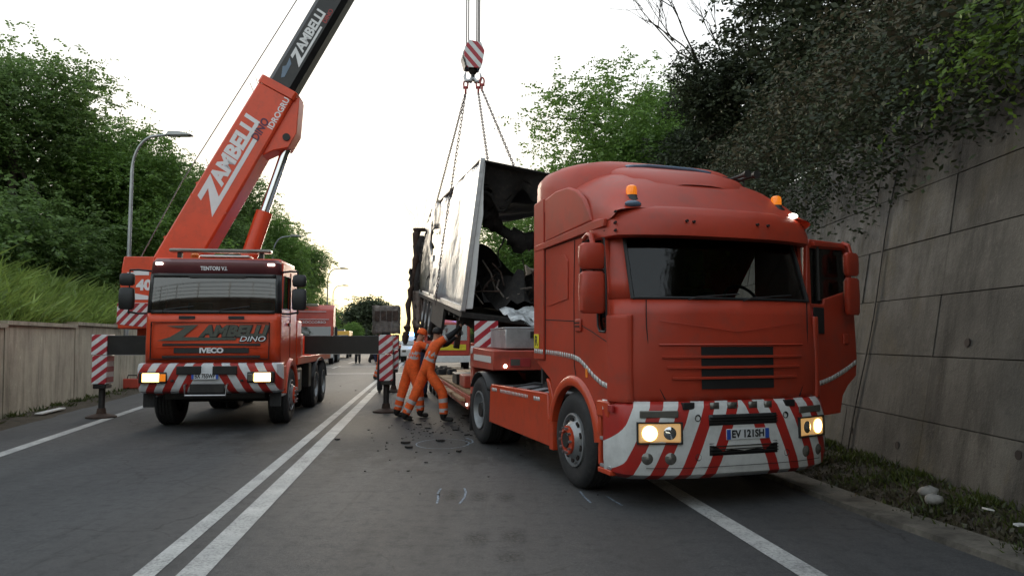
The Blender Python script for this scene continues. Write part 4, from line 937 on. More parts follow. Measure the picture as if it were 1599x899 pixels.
m = MB(); m.prism([(-.42, 4.3), (.42, 4.3), (.45, 4.7), (.42, 5.2), (.12, 5.3), (.05, 4.8), (-.05, 4.8), (-.12, 5.3), (-.42, 5.2), (-.45, 4.7)], 'z', 1.10, 1.17); m.box(-.45, .45, 4.55, 4.85, .96, 1.10); m.obj('fifth_wheel', 'chassis', T, .01)
m = MB(); [m.tube([(x, 2.32, 1.5), (x + .05, 2.7, 1.25), (x - .1, 3.2, 1.22), (x, 3.7, 1.35)], .022, 6) for x in (-.2, -.05, .1)]; m.obj('coiled_line', 'black', T)

# ============================================================ LOW-LOADER SEMI-TRAILER
L = thing('low_loader', 'red low-loader semi-trailer with timber deck coupled to the tractor lorry', 'trailer', (.73, 12.13, 0), 10.5)
gn = MB().prism([(-.95, 1.20), (-.95, 1.49), (1.75, 1.52), (1.75, 1.16), (.5, 1.18)], 'x', -1.2, 1.2).obj('gooseneck', 'lred', L, .015)
MB().cyl((-1.22, 1.45, 1.47), (-1.0, 1.45, 1.47), .07, n=14).obj('side_roller', 'white', gn)
MB().box(-1.206, -1.2015, -.75, 1.2, 1.30, 1.40).obj('side_marking', 'reflectape', gn)
for x in (-.80, .80):
    lc = MB().box(x - .16, x + .16, -.962, -.9515, 1.25, 1.38).obj('tail_lamp', 'hookred', gn, .004); MB().box(x - .14, x, -.966, -.9625, 1.27, 1.36).obj('lamp_lens', 'lens', lc)
MB().lathe([(.028, 0), (.02, -.012), (.001, -.016)], (-1.02, -.955, 1.26), (0, 1, 0), 12).obj('marker_light', 'spot', gn)
for x in (-1.04, 1.04): MB().box(x - .14, x + .14, 1.50, 1.85, .62, 1.60).obj('neck_post', 'lred', L, .015)
MB().box(-.9, .9, 1.55, 1.8, .62, 1.16).obj('neck_panel', 'lred', L, .01)
MB().prism([(1.5, .50), (1.5, .62), (13.4, .62), (13.4, .42), (10.0, .36), (1.9, .36)], 'x', -1.22, 1.22).obj('deck_frame', 'lred', L, .01)
k = 0
for y0 in (1.9, 4.6, 7.3, 10.0):                 # timber deck boards laid lengthwise
    for i in range(9):
        x0 = -1.2 + i * .268; z = .622 + random.uniform(0, .012)
        MB().box(x0 + .006, x0 + .258, y0 + .01, y0 + 2.68, z, z + .05).obj('deck_plank', 'wood', L, .004)
for i in range(4): MB().box(-1.33 - .02 * (i % 2), -1.235, 2.2 + i * 1.7, 3.7 + i * 1.7, .50, .55).obj('side_extension', 'wood', L, .004)
MB().box(-1.15, -.2, 3.0, 3.9, .69, .93).obj('red_locker', 'lred', L, .02); MB().box(-1.18, -.5, 4.2, 5.1, .69, .92).obj('dark_locker', 'black', L, .02)
MB().lathe([(.03, 0), (.02, .02), (.001, .025)], (-1.225, 2.0, .45), (-1, 0, 0), 12).obj('marker_light', 'spot', L)
for y in (9.2, 10.5, 11.8):
    for s in (-1, 1): wheel(L, s * 1.2, y, .42, .42, .26, s, 'rear', dual=True)
pl = MB().box(-1.2, -.78, 1.15, 1.175, 1.52, 1.98).obj('warning_plate', 'st_plate', L, .004); pl['label'] = 'red and white striped warning plate on the gooseneck'
MB().box(.78, 1.2, 1.15, 1.175, 1.52, 1.98).obj('warning_plate', 'st_plate', L, .004)
# things lying on the gooseneck
bx = thing('metal_box', 'long dull silver toolbox lying on the red gooseneck', 'box', (.73, 12.13, 1.515), 10.5)
MB().box(-.98, .9, -.75, .70, 0, .30).obj('body', 'alu', bx, .012); MB().box(-.99, .91, -.76, .71, .302, .325).obj('lid', 'alu', bx, .006)
for x in (-.6, .2): MB().box(x, x + .16, -.775, -.752, .16, .26).obj('latch', 'black', bx, .005)
fb = thing('crumpled_sheets', 'bundle of crumpled pale metal sheets lying on the silver toolbox', 'scrap', (.73, 12.13, 1.84), 10.5)
g = np.random.default_rng(17)
for k, (x, y, rz, tx, w) in enumerate(((-.45, -.1, 8, .55, .85), (-.1, .05, -14, .62, .8), (.35, -.05, 5, .5, .9), (-.25, .25, 20, .75, .7))):
    m = MB(); m.grid([[(w * (i / 8 - .5), .75 * (j / 7 - .5), g.normal() * .022 + .05 * math.sin(i * 1.3 + k)) for i in range(9)] for j in range(8)])
    Mx = Matrix.Translation((x, y, .19)) @ Matrix.Rotation(R(rz), 4, 'Z') @ Matrix.Rotation(tx * .55, 4, 'X'); m.v = [tuple(Mx @ Vector(v)) for v in m.v]; m.obj('crumpled_sheet', 'foil', fb, solid=.006, sharp=25)

# ============================================================ BURNT SEMI-TRAILER HANGING FROM THE CRANE
def burnt_panel():
    m, nt, bs = new_mat('scorched_silver_panel'); c = coord(nt)
    s = nd(nt, 'ShaderNodeSeparateXYZ'); nt.links.new(c, s.inputs[0])
    n1 = noise(nt, scaled(nt, c, (1, .5, .9)), 1.1, 7, .68); n2 = noise(nt, scaled(nt, c, (1, .6, .25)), 2.6, 6, .7)
    rear = ramp(nt, math_n(nt, 'ADD', s.outputs[1], math_n(nt, 'MULTIPLY', n1, 5.0)), 8.5, 13.5)     # soot grows towards the burnt tail
    col = mixc(nt, ramp(nt, n1, .35, .7), (.25, .29, .335), (.38, .405, .42))
    col = mixc(nt, math_n(nt, 'MULTIPLY', ramp(nt, n2, .52, .68), .55), col, (.30, .26, .21))
    col = mixc(nt, rear, col, (.028, .024, .021))
    col = mixc(nt, ramp(nt, noise(nt, c, .8, 8, .75), .63, .69), col, (.03, .026, .024))
    nt.links.new(col, bs.inputs['Base Color']); bs.inputs['Roughness'].default_value = .38; bs.inputs['Metallic'].default_value = .1
    bump(nt, bs, noise(nt, c, 1.6, 4), .5, .12); return m
M['panel_burnt'] = burnt_panel()
W = thing('burnt_trailer', 'burnt-out box trailer with one silver side wall, hoisted nose down on chains', 'trailer', (-.86, 13.15, 2.20))
W.rotation_euler = (Matrix.Rotation(R(10.9), 3, 'Z') @ Matrix.Rotation(R(5.2), 3, 'X') @ Matrix.Rotation(R(6.6), 3, 'Y')).to_euler()
g = np.random.default_rng(5); TL = 12.6
def ptop(y): return 2.66 - (0 if y < 7.5 else .20 * ((y - 7.5) / 5) ** 1.5) + (.06 * math.sin(y * 3.1) + .05 * math.sin(y * 7.7)) * (1 if y > 8.5 else .1)
rows = []
for j in range(15):
    row = []
    for i in range(64):
        y = TL * i / 63; z = ptop(y) * j / 14; q = min(1, y / 4)
        row.append((.05 * math.sin(y * .9 + z) * q + .035 * math.sin(y * 2.3 - z * 1.7) * q + .012 * g.normal() * q * (y > 5), y, z))
    rows.append(row)
m = MB().grid(rows); keep = []                    # a torn hole near the chain
for f in m.f:
    c = np.mean([m.v[i] for i in f], 0); d = math.hypot((c[1] - 8.0) / 1.15, (c[2] - 1.45 - .25 * (c[1] - 8.0)) / .42) + g.normal() * .12
    tail = c[1] > 11.2 and g.uniform() < (c[1] - 11.0) * .5
    if d > 1 and not tail: keep.append(f)
m.f = keep; m.obj('side_wall', 'panel_burnt', W, solid=.05, sharp=60)
MB().box(-.05, .035, -.03, .07, -.04, 2.70).obj('front_corner_post', 'alu', W, .01)
MB().prism([(.036, .0), (.16, .02), (.15, .7), (.12, 1.3), (.13, 1.7), (.07, 2.2), (.05, 2.6), (.036, 2.65)], 'y', .0, .05).obj('torn_wall_edge', 'white', W, .004)
MB().box(-.045, .05, .07, 11.6, -.06, .05).obj('bottom_rail', 'alu', W, .008)
MB().tube([(-.02, y, ptop(y) + .01) for y in [TL * k / 40 for k in range(37)]], .03, 6).obj('top_rail', 'rust', W)
def ragged(name, P, mat='burnt', thick=.03, hole=.0, seed=1):   # P(u,v) sheet with torn edge
    gg = np.random.default_rng(seed); nu, nv = 26, 18
    m = MB().grid([[P(i / nu, j / nv, gg) for i in range(nu + 1)] for j in range(nv + 1)]); kp = []
    for f in m.f:
        idx = f[0]; u = (idx % (nu + 1)) / nu; v = (idx // (nu + 1)) / nv
        if gg.uniform() > hole * v * v * 1.6: kp.append(f)
    m.f = kp; return m.obj(name, mat, W, solid=thick, sharp=60)
# scorched roof, sagging and torn towards the middle
ragged('roof', lambda u, v, q: (2.48 * u, 7.2 * v, 2.66 - .30 * math.sin(math.pi * u) * min(1, v * 3) - .10 * u - .05 * math.sin(u * 9 + v * 14) * v), hole=.0, seed=3)
ragged('roof_edge_flap', lambda u, v, q: (2.45 * u, .10 + .25 * v + .1 * math.sin(u * 7), 2.64 - .08 * u - v * (.42 + .38 * u + .22 * math.sin(u * 11) + .14 * math.sin(u * 27 + 2))), hole=.12, seed=4)
ragged('fallen_lining', lambda u, v, q: (.10 + .35 * u * v + .10 * math.sin(v * 9), .5 + 4 * u, 2.55 - v * (1.05 + .35 * math.sin(u * 5))), hole=.35, seed=6)
def strand(name, pts, r, mat='burnt', jit=.05, n=6, seed=2):
    gg = np.random.default_rng(seed); out = []; rad = []
    for (a, b) in zip(pts, pts[1:]):
        for k in range(5):
            p = Vector(a).lerp(Vector(b), k / 5) + Vector(gg.normal(size=3)) * jit; out.append(p); rad.append(r * gg.uniform(.6, 1.5))
    out.append(Vector(pts[-1])); rad.append(r * .5); return MB().tube(out, rad, n).obj(name, mat, W, sharp=60)
for k, (pts, r) in enumerate((([(.25, .6, 2.5), (.35, .8, 1.95), (.62, 1.1, 1.55), (1.1, 1.2, 1.40), (1.6, 1.3, 1.45), (2.1, 1.3, 1.75), (2.45, 1.2, 1.95)], .14), ([(.30, .6, 2.35), (.25, .7, 1.9), (.45, .9, 1.6)], .11),
        ([(1.05, .5, 2.4), (1.25, .5, 2.15), (1.28, .6, 1.85)], .05), ([(1.5, 1.2, 1.6), (1.9, 1.3, 1.35), (2.4, 1.4, 1.3)], .20), ([(.7, 1.1, 1.5), (.72, 1.1, .9), (.70, 1.2, .45)], .02), ([(2.0, 1.4, 1.6), (2.1, 1.4, 1.0), (2.3, 1.5, .5)], .16))):
    strand('charred_remnant', pts, r, 'burnt', .05, 7, 40 + k)
ragged('collapsed_wall', lambda u, v, q: (2.42 - .25 * math.sin(u * 5) * v, .3 + 6.5 * u, 2.3 * (1 - v) * (.75 + .25 * math.sin(u * 4 + 1)) * (.35 + .65 * u)), 'burnt', .04, 0, 21)
ragged('burnt_bulkhead', lambda u, v, q: (.12 + 2.3 * u, 2.6 + .3 * math.sin(u * 6 + v * 3), (.95 + .35 * math.sin(u * 8) + .25 * u) * (1 - v)), 'burnt', .04, 0, 22)
# burnt cargo and twisted frame lying on the floor
MB().box(-.03, 2.48, .02, 11.8, -.16, -.06).obj('floor', 'burnt', W, .01)
gg = np.random.default_rng(77); m = MB()
rows = [[(2.46 * i / 20, .15 + 9.5 * j / 24, -.03 + max(0, .45 + .28 * math.sin(i * .9 + j * .4) + gg.normal() * .12) * (1 if j else .5)) for i in range(21)] for j in range(25)]
m.grid(rows).obj('charred_cargo', 'burnt', W, sharp=60)
for k in range(34):
    a = Vector((gg.uniform(.1, 2.3), gg.uniform(.05, 1.6), gg.uniform(.05, .55))); b = a + Vector((gg.normal() * .55, gg.uniform(-.1, .5), gg.normal() * .32))
    if k % 5 == 0: b = a + Vector((gg.normal() * .2, .1, gg.uniform(.3, .75)))
    b.x = min(max(b.x, .08), 2.4); b.z = max(.02, b.z); mid = (a + b) / 2 + Vector(gg.normal(size=3)) * .07
    MB().tube([a, mid, b], gg.uniform(.010, .024), 6).obj('twisted_bar', 'rust' if k % 3 else 'ash', W)
# underframe and axles
m = MB(); [m.box(x - .06, x + .06, .2, 12.3, -.52, -.16) for x in (.72, 1.76)]; [m.box(.0, 2.45, y, y + .1, -.24, -.16) for y in [.4 + .9 * k for k in range(13)]]; m.obj('underframe', 'burnt', W)
for y in (6.9, 8.2, 9.5):
    MB().cyl((.1, y, -.52), (2.35, y, -.52), .07).obj('axle', 'burnt', W)
    for x, s in ((.02, -1), (2.43, 1)): wheel(W, x, y, -.55, .5, .36, s, 'rear')
for x in (.3, 2.1): MB().box(x - .06, x + .06, 2.6, 2.75, -.95, -.2).obj('landing_leg', 'rust', W, .01)
MB().box(-.03, .03, 3.1, 6.0, -.62, -.12).obj('side_guard', 'burnt', W)
# torn tail: charred door frames and hanging strips
bpy.context.view_layer.update(); WI = W.matrix_world.inverted(); TY = 25.3
def wl_(p): return tuple(WI @ Vector(p))
for k, (pts, r, mt) in enumerate((([(-3.28, TY, 5.42), (-3.34, TY, 4.4), (-3.45, TY, 3.3), (-3.56, TY, 2.2), (-3.64, TY, 1.5)], .10, 'rust'), ([(-3.12, TY, 5.25), (-3.2, TY, 4.0), (-3.26, TY, 2.9), (-3.24, TY, 1.9), (-3.16, TY, 1.2)], .13, 'burnt'),
        ([(-3.25, TY, 4.9), (-3.02, TY, 4.6), (-2.85, TY - .6, 5.0), (-2.7, TY - 1.4, 5.2)], .12, 'burnt'), ([(-3.3, TY, 2.4), (-3.26, TY - .2, 1.4), (-3.14, TY - .2, .7), (-3.05, TY - .2, .1)], .04, 'burnt'), ([(-3.0, TY, 3.6), (-3.02, TY, 2.6), (-3.04, TY, 1.9)], .10, 'rust'), ([(-3.48, TY, 4.0), (-3.47, TY, 3.6), (-3.42, TY, 3.0)], .05, 'burnt'), ([(-2.95, TY - .3, 4.6), (-2.92, TY - .3, 3.6), (-2.9, TY - .4, 2.7)], .14, 'burnt'))):
    strand('hanging_strip', [wl_(p) for p in pts], r, mt, .035, 7, 90 + k)
MB().add([wl_((x, y, z)) for x in (-3.40, -2.98) for y in (TY - .12, TY + .15) for z in (5.38, 5.48)], [(0, 1, 3, 2), (4, 6, 7, 5), (0, 4, 5, 1), (2, 3, 7, 6), (0, 2, 6, 4), (1, 5, 7, 3)]).obj('frame_head', 'rust', W, .02)
ragged('tail_sheet', lambda u, v, q: wl_((-3.42 + .5 * u + .04 * math.sin(v * 8), TY + .05 + .06 * math.sin(u * 9 + v * 4), 4.9 - 2.6 * v)), 'rust', .03, .25, 12)
ragged('tail_sheet', lambda u, v, q: wl_((-3.36 + .42 * u, TY - .2 + .05 * math.sin(u * 9), 3.3 - 1.25 * v)), 'ash', .03, .2, 14)
ragged('tail_sheet', lambda u, v, q: wl_((-2.98 + .5 * u, TY - 1.0 + .05 * math.sin(u * 9), 3.4 - 1.2 * v)), 'ash', .03, .2, 15)
m = MB(); [m.tube([wl_((-3.2 + x, TY, 5.45)), wl_((-3.2 + x + dx * .5, TY, 5.95)), wl_((-3.2 + x + dx, TY, 6.3 + dz))], .006, 4) for x, dx, dz in ((-.1, -.45, .1), (0, -.12, .0), (.1, .15, .2), (.15, .4, -.1), (-.05, -.3, -.2))]; m.obj('loose_wire', 'rust', W)

# ---- hook block, ropes, chains
HP = Vector((-.93, 17.2, 8.05))
hb = thing('hook_block', 'red and white striped crane hook block hanging over the wreck', 'hook block', HP, 12)
pr = [(-.16, 0), (.16, 0), (.20, .12), (.25, .42), (.17, .62), (-.12, .66), (-.22, .48), (-.24, .32)]
for y0, y1, mt in ((-.17, -.13, 'st_plate2'), (.13, .17, 'st_plate2')): MB().prism(pr, 'y', y0, y1).obj('cheek_plate', mt, hb, .008)
MB().prism([(x * .93, z * .96 + .01) for x, z in pr], 'y', -.125, .125).obj('sheave_housing', 'blackpaint', hb, .01)
for y in (-.07, .07): MB().lathe([(.20, -.03), (.17, 0), (.20, .03)], (0, y, .40), (0, 1, 0), 24).obj('sheave', 'steel', hb)
MB().prism([(-.27, .30), (-.16, .10), (-.12, .02), (-.20, .0), (-.27, .25)], 'y', -.16, .16).obj('side_weight', 'blackpaint', hb, .01)
MB().lathe([(.09, .02), (.11, -.04), (.07, -.10), (.045, -.12), (.045, -.22), (.001, -.22)], (0, 0, 0), (0, 0, 1), 16).obj('swivel', 'chassis', hb)
for s in (-1, 1):
    m = MB(); m.tube([(s * .01, 0, -.20), (s * .06, 0, -.28), (s * .17, 0, -.28), (s * .20, 0, -.18), (s * .17, 0, -.06)], [.05, .055, .045, .03, .012], 10); m.obj('hook_prong', 'steel', hb)
TIP = Vector((-.93, 17.25, 15.35))
for k, (dx, dy) in enumerate(((-.15, -.07), (-.11, .07), (.09, -.07), (.12, .07), (.155, 0))):
    a = HP + Vector((dx, dy, .52)); b = TIP + Vector((dx * 1.05, dy, 0)); o = MB().tube([a, b], .015, 6).obj('hoist_rope', 'rope')
    tag(o, 'steel hoist rope running from the hook block up to the boom tip', 'rope', 'parallel hoist ropes above the hook block')
def chain(a, b, label, wrap=None):
    a, b = Vector(a), Vector(b); m = MB(); pts = [a, b] + ([Vector(p) for p in wrap] if wrap else [])
    u0 = Vector((0, 1, 0))
    for p, q in zip(pts, pts[1:]):
        d = (q - p); n = max(1, int(d.length / .085)); d.normalize(); s1 = d.cross(u0).normalized(); s2 = d.cross(s1)
        for k in range(n):
            c = p.lerp(q, (k + .5) / n); w = s1 if k % 2 else s2; hl, hw = .058, .024
            loop = [c + d * (hl * math.cos(t)) + w * (hw * math.sin(t)) for t in [2 * math.pi * i / 8 for i in range(8)]]
            m.tube(loop, .0095, 5, True)
    o = stuff(m.obj('lifting_chain', 'chain')); del o['kind']; return tag(o, label, 'chain', 'lifting chains between hook and wreck')
HL = HP + Vector((-.17, 0, -.55)); HR = HP + Vector((.13, 0, -.55)); HR2 = HP + Vector((.22, -.05, -.5))
for p, lab in ((HL, 'red chain shackle hanging on one side of the hook, holding two chains'), (HR, 'red chain shackle below the hook beside a matching one'), (HR2, 'red chain shackle hanging outermost below the hook')):
    t = thing('chain_shackle', lab, 'shackle', p, 0, 'red shackles under the hook')
    MB().tube([(.05 * math.cos(q), .02 * math.sin(q), .20 + .10 * math.sin(q)) for q in [2 * math.pi * i / 14 for i in range(14)]], .02, 7, True).obj('ring', 'hookred', t)
    MB().tube([(0, .04 * math.cos(q), .05 + .085 * math.sin(q)) for q in [2 * math.pi * i / 14 for i in range(14)]], .022, 7, True).obj('bow', 'hookred', t); MB().cyl((-.06, 0, .12), (.06, 0, .12), .035, n=10).obj('pin', 'hookred', t)
def wp(*p): return tuple(W.matrix_world @ Vector(p))
chain(HL, wp(-.02, 9.6, 2.6), 'lifting chain running to the charred tail of the wreck')
chain(HL, wp(-.10, 4.3, 2.70), 'lifting chain passing down over the silver side wall', [wp(-.12, 4.4, 1.3), wp(-.10, 4.5, -.15)])
chain(HR, (-.42, 14.0, 4.75), 'lifting chain running to the front roof corner of the wreck')
chain(HR2, (.12, 14.3, 4.85), 'lifting chain ending inside the scorched roof')

# ============================================================ CRANE TRUCK
K = thing('crane_truck', 'orange-red mobile crane lorry with raised boom and outriggers set down', 'crane truck', (-5.5, 13.6, 0), 7.0)
def ky(xn, yc, dep=.05, cor=.10): return yc + dep * abs(xn) ** 3 + cor * max(0, (abs(xn) - .93) / .07) ** 2
kc = [-1, -.985, -.965, -.93, -.85, -.6, -.3, 0]; kc = kc + [-c for c in kc[-2::-1]]
def krows(lv, cl): return [[(c * w, ky(c, yc), z) for c in cl] for z, yc, w in lv]
klow = [(1.22, .0, 1.19), (1.6, -.01, 1.19), (2.0, .0, 1.19), (2.14, .01, 1.185)]
ktop = [(2.14, .01, 1.185), (2.4, .03, 1.18), (2.65, .052, 1.17), (2.86, .072, 1.165), (3.08, .10, 1.15), (3.14, .17, 1.12)]
MB().grid(krows(klow, kc)).obj('front_panel', 'cred', K, solid=.03)
kw = [c for c in kc if abs(c) <= .94]
MB().grid(krows(ktop[:4], kw)).obj('windscreen', 'wscrane', K)
M['viso'] = pm('dusty_purple_visor', (.12, .03, .035), .35)
m = MB(); m.grid(krows(ktop[3:], kc)); m.obj('cab_brow', 'viso', K, solid=.03)
for sg in (-1, 1): MB().grid(krows(ktop[:4], [c for c in kc if c * sg >= .929])).obj('windscreen_pillar', 'blackpaint', K, solid=.04)
m = MB(); m.grid([[(c * 1.18, ky(c, yc) - .016, z) for c in kw] for z, yc in ((2.13, .0), (2.19, .01))]); m.grid([[(c * 1.17, ky(c, yc) - .02, z) for c in kw] for z, yc in ((2.80, .06), (2.87, .07))]); m.obj('windscreen_frame', 'black', K, solid=.012)
MB().box(-.45, .55, .03, .045, 2.79, 2.835).obj('sun_strip', 'black', K)
text('brow_lettering', 'TENTORI V.I.', .10, 'letwhite', K, front(-.02, ky(0, .085) - .022, 2.965), .002, bold=.003, width=.48)
for s in (-1, 1):
    MB().box(s * 1.0 - .06, s * 1.0 + .06, .075, .13, 3.03, 3.07).obj('brow_marker', 'spot', K, .008)
    m = MB(); [m.tube([(x0, -.02, 2.14), (x0 + .05, -.03, 2.2), (x0 + .55, .0, 2.26)], .008, 5) for x0 in ((-.9,) if s < 0 else (.1,))]; m.obj('wiper', 'black', K)
# inset bonnet panel, vents, grille
m = MB()
for x0, x1, z0, z1 in ((-1.07, 1.02, 1.965, 1.975), (-1.07, -1.06, 1.3, 1.97), (1.01, 1.02, 1.3, 1.97), (-1.07, 1.02, 1.295, 1.305)): m.box(x0, x1, -.04, -.0, z0, z1)
m.obj('panel_gap', 'gap', K)
for x in (-.45, .42): MB().box(x - .14, x + .14, -.03, -.012, 2.03, 2.085).obj('air_vent', 'black', K, .004)
for z, x0, x1 in ((1.56, -.86, .86), (1.34, -.86, .86)):
    v = MB().box(x0, x1, -.034, -.012, z - .022, z + .022).obj('grille_slot', 'black', K, .004)
g = MB().box(-.66, .66, -.034, -.012, 1.405, 1.50).obj('grille', 'black', K, .004)
MB().box(-.95, .92, -.045, -.035, 1.515, 1.525).obj('grille_bar', 'cred', g)
text('maker_lettering', 'IVECO', .125, 'letwhite', K, front(.0, -.038, 1.452), .003, bold=.006, width=.42)
text('lettering_outline', 'AMBELLI', .27, 'ink', K, front(.385, -.030, 1.795), .002, shear=.28, bold=.026, width=1.28); text('bonnet_lettering', 'AMBELLI', .27, 'letgrey', K, front(.38, -.034, 1.80), .004, shear=.28, bold=.014, width=1.24)
zl = [(-.93, 1.64), (-.55, 1.64), (.45, 1.665), (.45, 1.70), (-.42, 1.70), (-.1, 1.92), (-.78, 1.92), (-.72, 1.875), (-.40, 1.875)]
zl = [(-.95, 1.63), (.42, 1.645), (.44, 1.685), (-.50, 1.70), (-.24, 1.925), (-.80, 1.90), (-.60, 1.865), (-.47, 1.865), (-.73, 1.70)]
MB().prism(zl, 'y', -.040, -.034).obj('swoosh_letter', 'letgrey', K)
text('name_lettering', 'DINO', .15, 'ink', K, front(.72, -.036, 1.662), .004, shear=.25, bold=.010, width=.50); text('name_highlight', 'DINO', .135, 'letwhite', K, front(.715, -.043, 1.662), .001, shear=.25, bold=.001, width=.46)
# bumper
kb = [(.70, .10, 1.22), (.74, .0, 1.25), (.80, -.04, 1.25), (1.12, -.10, 1.25), (1.20, -.08, 1.245), (1.215, .0, 1.24)]
def kby(c, d): return -.16 + d + .07 * abs(c) ** 3 + .30 * max(0, (abs(c) - .95) / .05) ** 2
kbc = [-1, -.99, -.975, -.95, -.8, -.5, -.25, 0]; kbc = kbc + [-c for c in kbc[-2::-1]]
B = MB().grid([[(c * w, kby(c, d), z) for c in kbc] for z, d, w in kb]).obj('bumper', 'st_crane', K, solid=.04)
for s in (-1, 1):
    MB().box(s * .31 - .21, s * .31 + .21, -.31, -.25, 1.03, 1.18).obj('bumper_inlet', 'blackpaint', B, .01)
    h = MB().box(s * .93 - .24, s * .93 + .24, -.27, -.1, .875, 1.075).obj('headlight', 'blackpaint', K, .02)
    MB().box(s * .96 - .145, s * .96 + .145, -.285, -.265, .90, 1.055).obj('lit_lens', 'head_on' if s > 0 else 'head_amb', h, .03)
    MB().box(s * .75 - .045, s * .75 + .045, -.283, -.265, .91, 1.04).obj('indicator', 'amber' if s < 0 else 'lens', h, .015)
    MB().box(s * .60 - .025, s * .60 + .025, -.27, -.22, .9, .94).obj('tow_eye', 'chassis', B, .008)
    MB().box(*sorted((s * 1.02, s * 1.22)), .15, .19, .42, .80).obj('mudflap', 'rubber', K)
plate_number(K, -.03, -.285, 1.0, .46, .11, 'BX 755WP')
MB().tube([(-.37, -.2, .86), (-.37, -.30, .84), (-.36, -.31, .66), (.34, -.31, .66), (.35, -.30, .84), (.35, -.2, .86)], .02, 8).obj('step_rail', 'steel', B); MB().box(-.3, .3, -.26, -.18, .70, .86).obj('step_plate', 'chassis', B, .01)
MB().box(-1.15, 1.15, -.02, .2, 1.10, 1.235).obj('bumper_gap', 'black', K)
# cab sides
ka = [(1.22 + .66 * math.cos(a), .55 + .68 * math.sin(a)) for a in [R(d) for d in range(20, 164, 9)]]
ks = [(.16, 1.18), (.15, 1.9), (.17, 2.16), (.30, 3.08), (1.86, 3.10), (1.90, 1.0), (1.86, .80)] + ka + [(.55, 1.18)]
kwn = [(.30, 2.24), (.42, 2.86), (1.02, 2.88), (1.04, 2.24)]
for s in (-1, 1):
    cs = MB().prism([ks, kwn], 'x', *sorted((s * 1.145, s * 1.19))).obj('cab_side', 'cred', K, .012)
    MB().prism([kwn], 'x', *sorted((s * 1.165, s * 1.170))).obj('side_window', 'glass', cs)
    MB().tube([(s * 1.192, y, z) for y, z in kwn], .016, 6, True).obj('window_seal', 'black', cs)
    m = MB(); m.tube([(s * 1.192, 1.12, 2.98), (s * 1.192, 1.14, 1.3)], .006, 5); m.tube([(s * 1.192, .2, 2.1), (s * 1.192, 1.14, 2.1)], .005, 5); m.obj('door_gap', 'gap', cs)
    MB().box(*sorted((s * 1.19, s * 1.215)), .92, 1.06, 1.92, 1.98).obj('door_handle', 'black', cs, .008)
    m = MB(); m.grid([[(s * x, 1.22 + rr * math.cos(a), .55 + rr * math.sin(a)) for a in [R(d) for d in range(5, 178, 8)]] for x, rr in ((.95, .60), (1.225, .60), (1.25, .63), (1.25, .70), (1.18, .74))]); m.obj('wheel_arch', 'cred', K, sharp=50)
    MB().box(*sorted((s * .85, s * 1.235)), .20, .60, .72, 1.16).obj('step_box', 'cred', K, .02); MB().box(*sorted((s * 1.0, s * 1.24)), .22, .56, .60, .63).obj('step_tread', 'alu', K, .005)
    # black mirrors on arms
    arm = MB(); arm.tube([(s * 1.16, .25, 2.92), (s * 1.35, .10, 2.93), (s * 1.50, .06, 2.92)], .018, 6); arm.tube([(s * 1.16, .25, 2.14), (s * 1.35, .12, 2.13), (s * 1.52, .08, 2.16)], .018, 6); arm.tube([(s * 1.5, .08, 2.93), (s * 1.5, .08, 2.12)], .014, 6)
    ar = arm.obj('mirror_arm', 'black', K)
    for z0, z1, w in ((2.20, 2.60, .135), (2.635, 2.86, .13)):
        mm = MB(); rows = []
        for z, k in ((z0, .7), (z0 + .03, .95), ((z0 + z1) / 2, 1), (z1 - .03, .95), (z1, .7)):
            rows.append([(s * 1.53 + w * k * math.copysign(abs(math.cos(q)) ** .6, math.cos(q)), .05 + .08 * k * math.copysign(abs(math.sin(q)) ** .6, math.sin(q)), z) for q in [2 * math.pi * i / 16 for i in range(17)]])
        mm.grid(rows); mm.add(rows[0][:16], [tuple(range(16))]); mm.add(rows[-1][:16], [tuple(range(16))]); mm.obj('mirror', 'black', K, sharp=45)
MB().prism([(.18, 3.08), (.30, 3.18), (1.8, 3.20), (1.88, 3.08)], 'x', -1.15, 1.15).obj('cab_roof', 'cred', K, .04)
MB().box(-1.15, 1.15, 1.82, 1.88, 1.0, 3.1).obj('cab_rear_wall', 'cred', K); MB().box(-1.12, 1.12, .15, 1.85, 1.10, 1.16).obj('cab_floor', 'interior', K)
MB().box(-1.1, 1.1, .12, .45, 1.5, 2.12).obj('dashboard', 'interior', K, .04)
for sx in (-.6, .6): so = MB().box(sx - .24, sx + .24, .8, 1.3, 1.5, 1.66).obj('seat', 'seat', K, .04); MB().box(sx - .23, sx + .23, 1.25, 1.4, 1.66, 2.4).obj('backrest', 'seat', so, .04)
MB().tube([(.55 + .22 * math.cos(q), .56 + .08 * math.sin(q), 2.1 + .16 * math.sin(q)) for q in [2 * math.pi * i / 20 for i in range(20)]], .016, 6, True).obj('steering_wheel', 'black', K)
lb = MB(); lb.box(-.93, .93, .35, .58, 3.30, 3.37); lbo = lb.obj('light_bar', 'lens', K, .03)
for x in (-.75, .75): MB().box(x - .04, x + .04, .42, .50, 3.17, 3.30).obj('bar_foot', 'black', lbo)
MB().box(-.35, .55, .30, .7, 3.205, 3.245).obj('roof_hatch', 'white', K, .015); MB().lathe([(.08, 0), (.08, .08), (.05, .11), (.001, .115)], (-.55, .7, 3.2), (0, 0, 1), 16).obj('roof_beacon', 'amberdim', K)
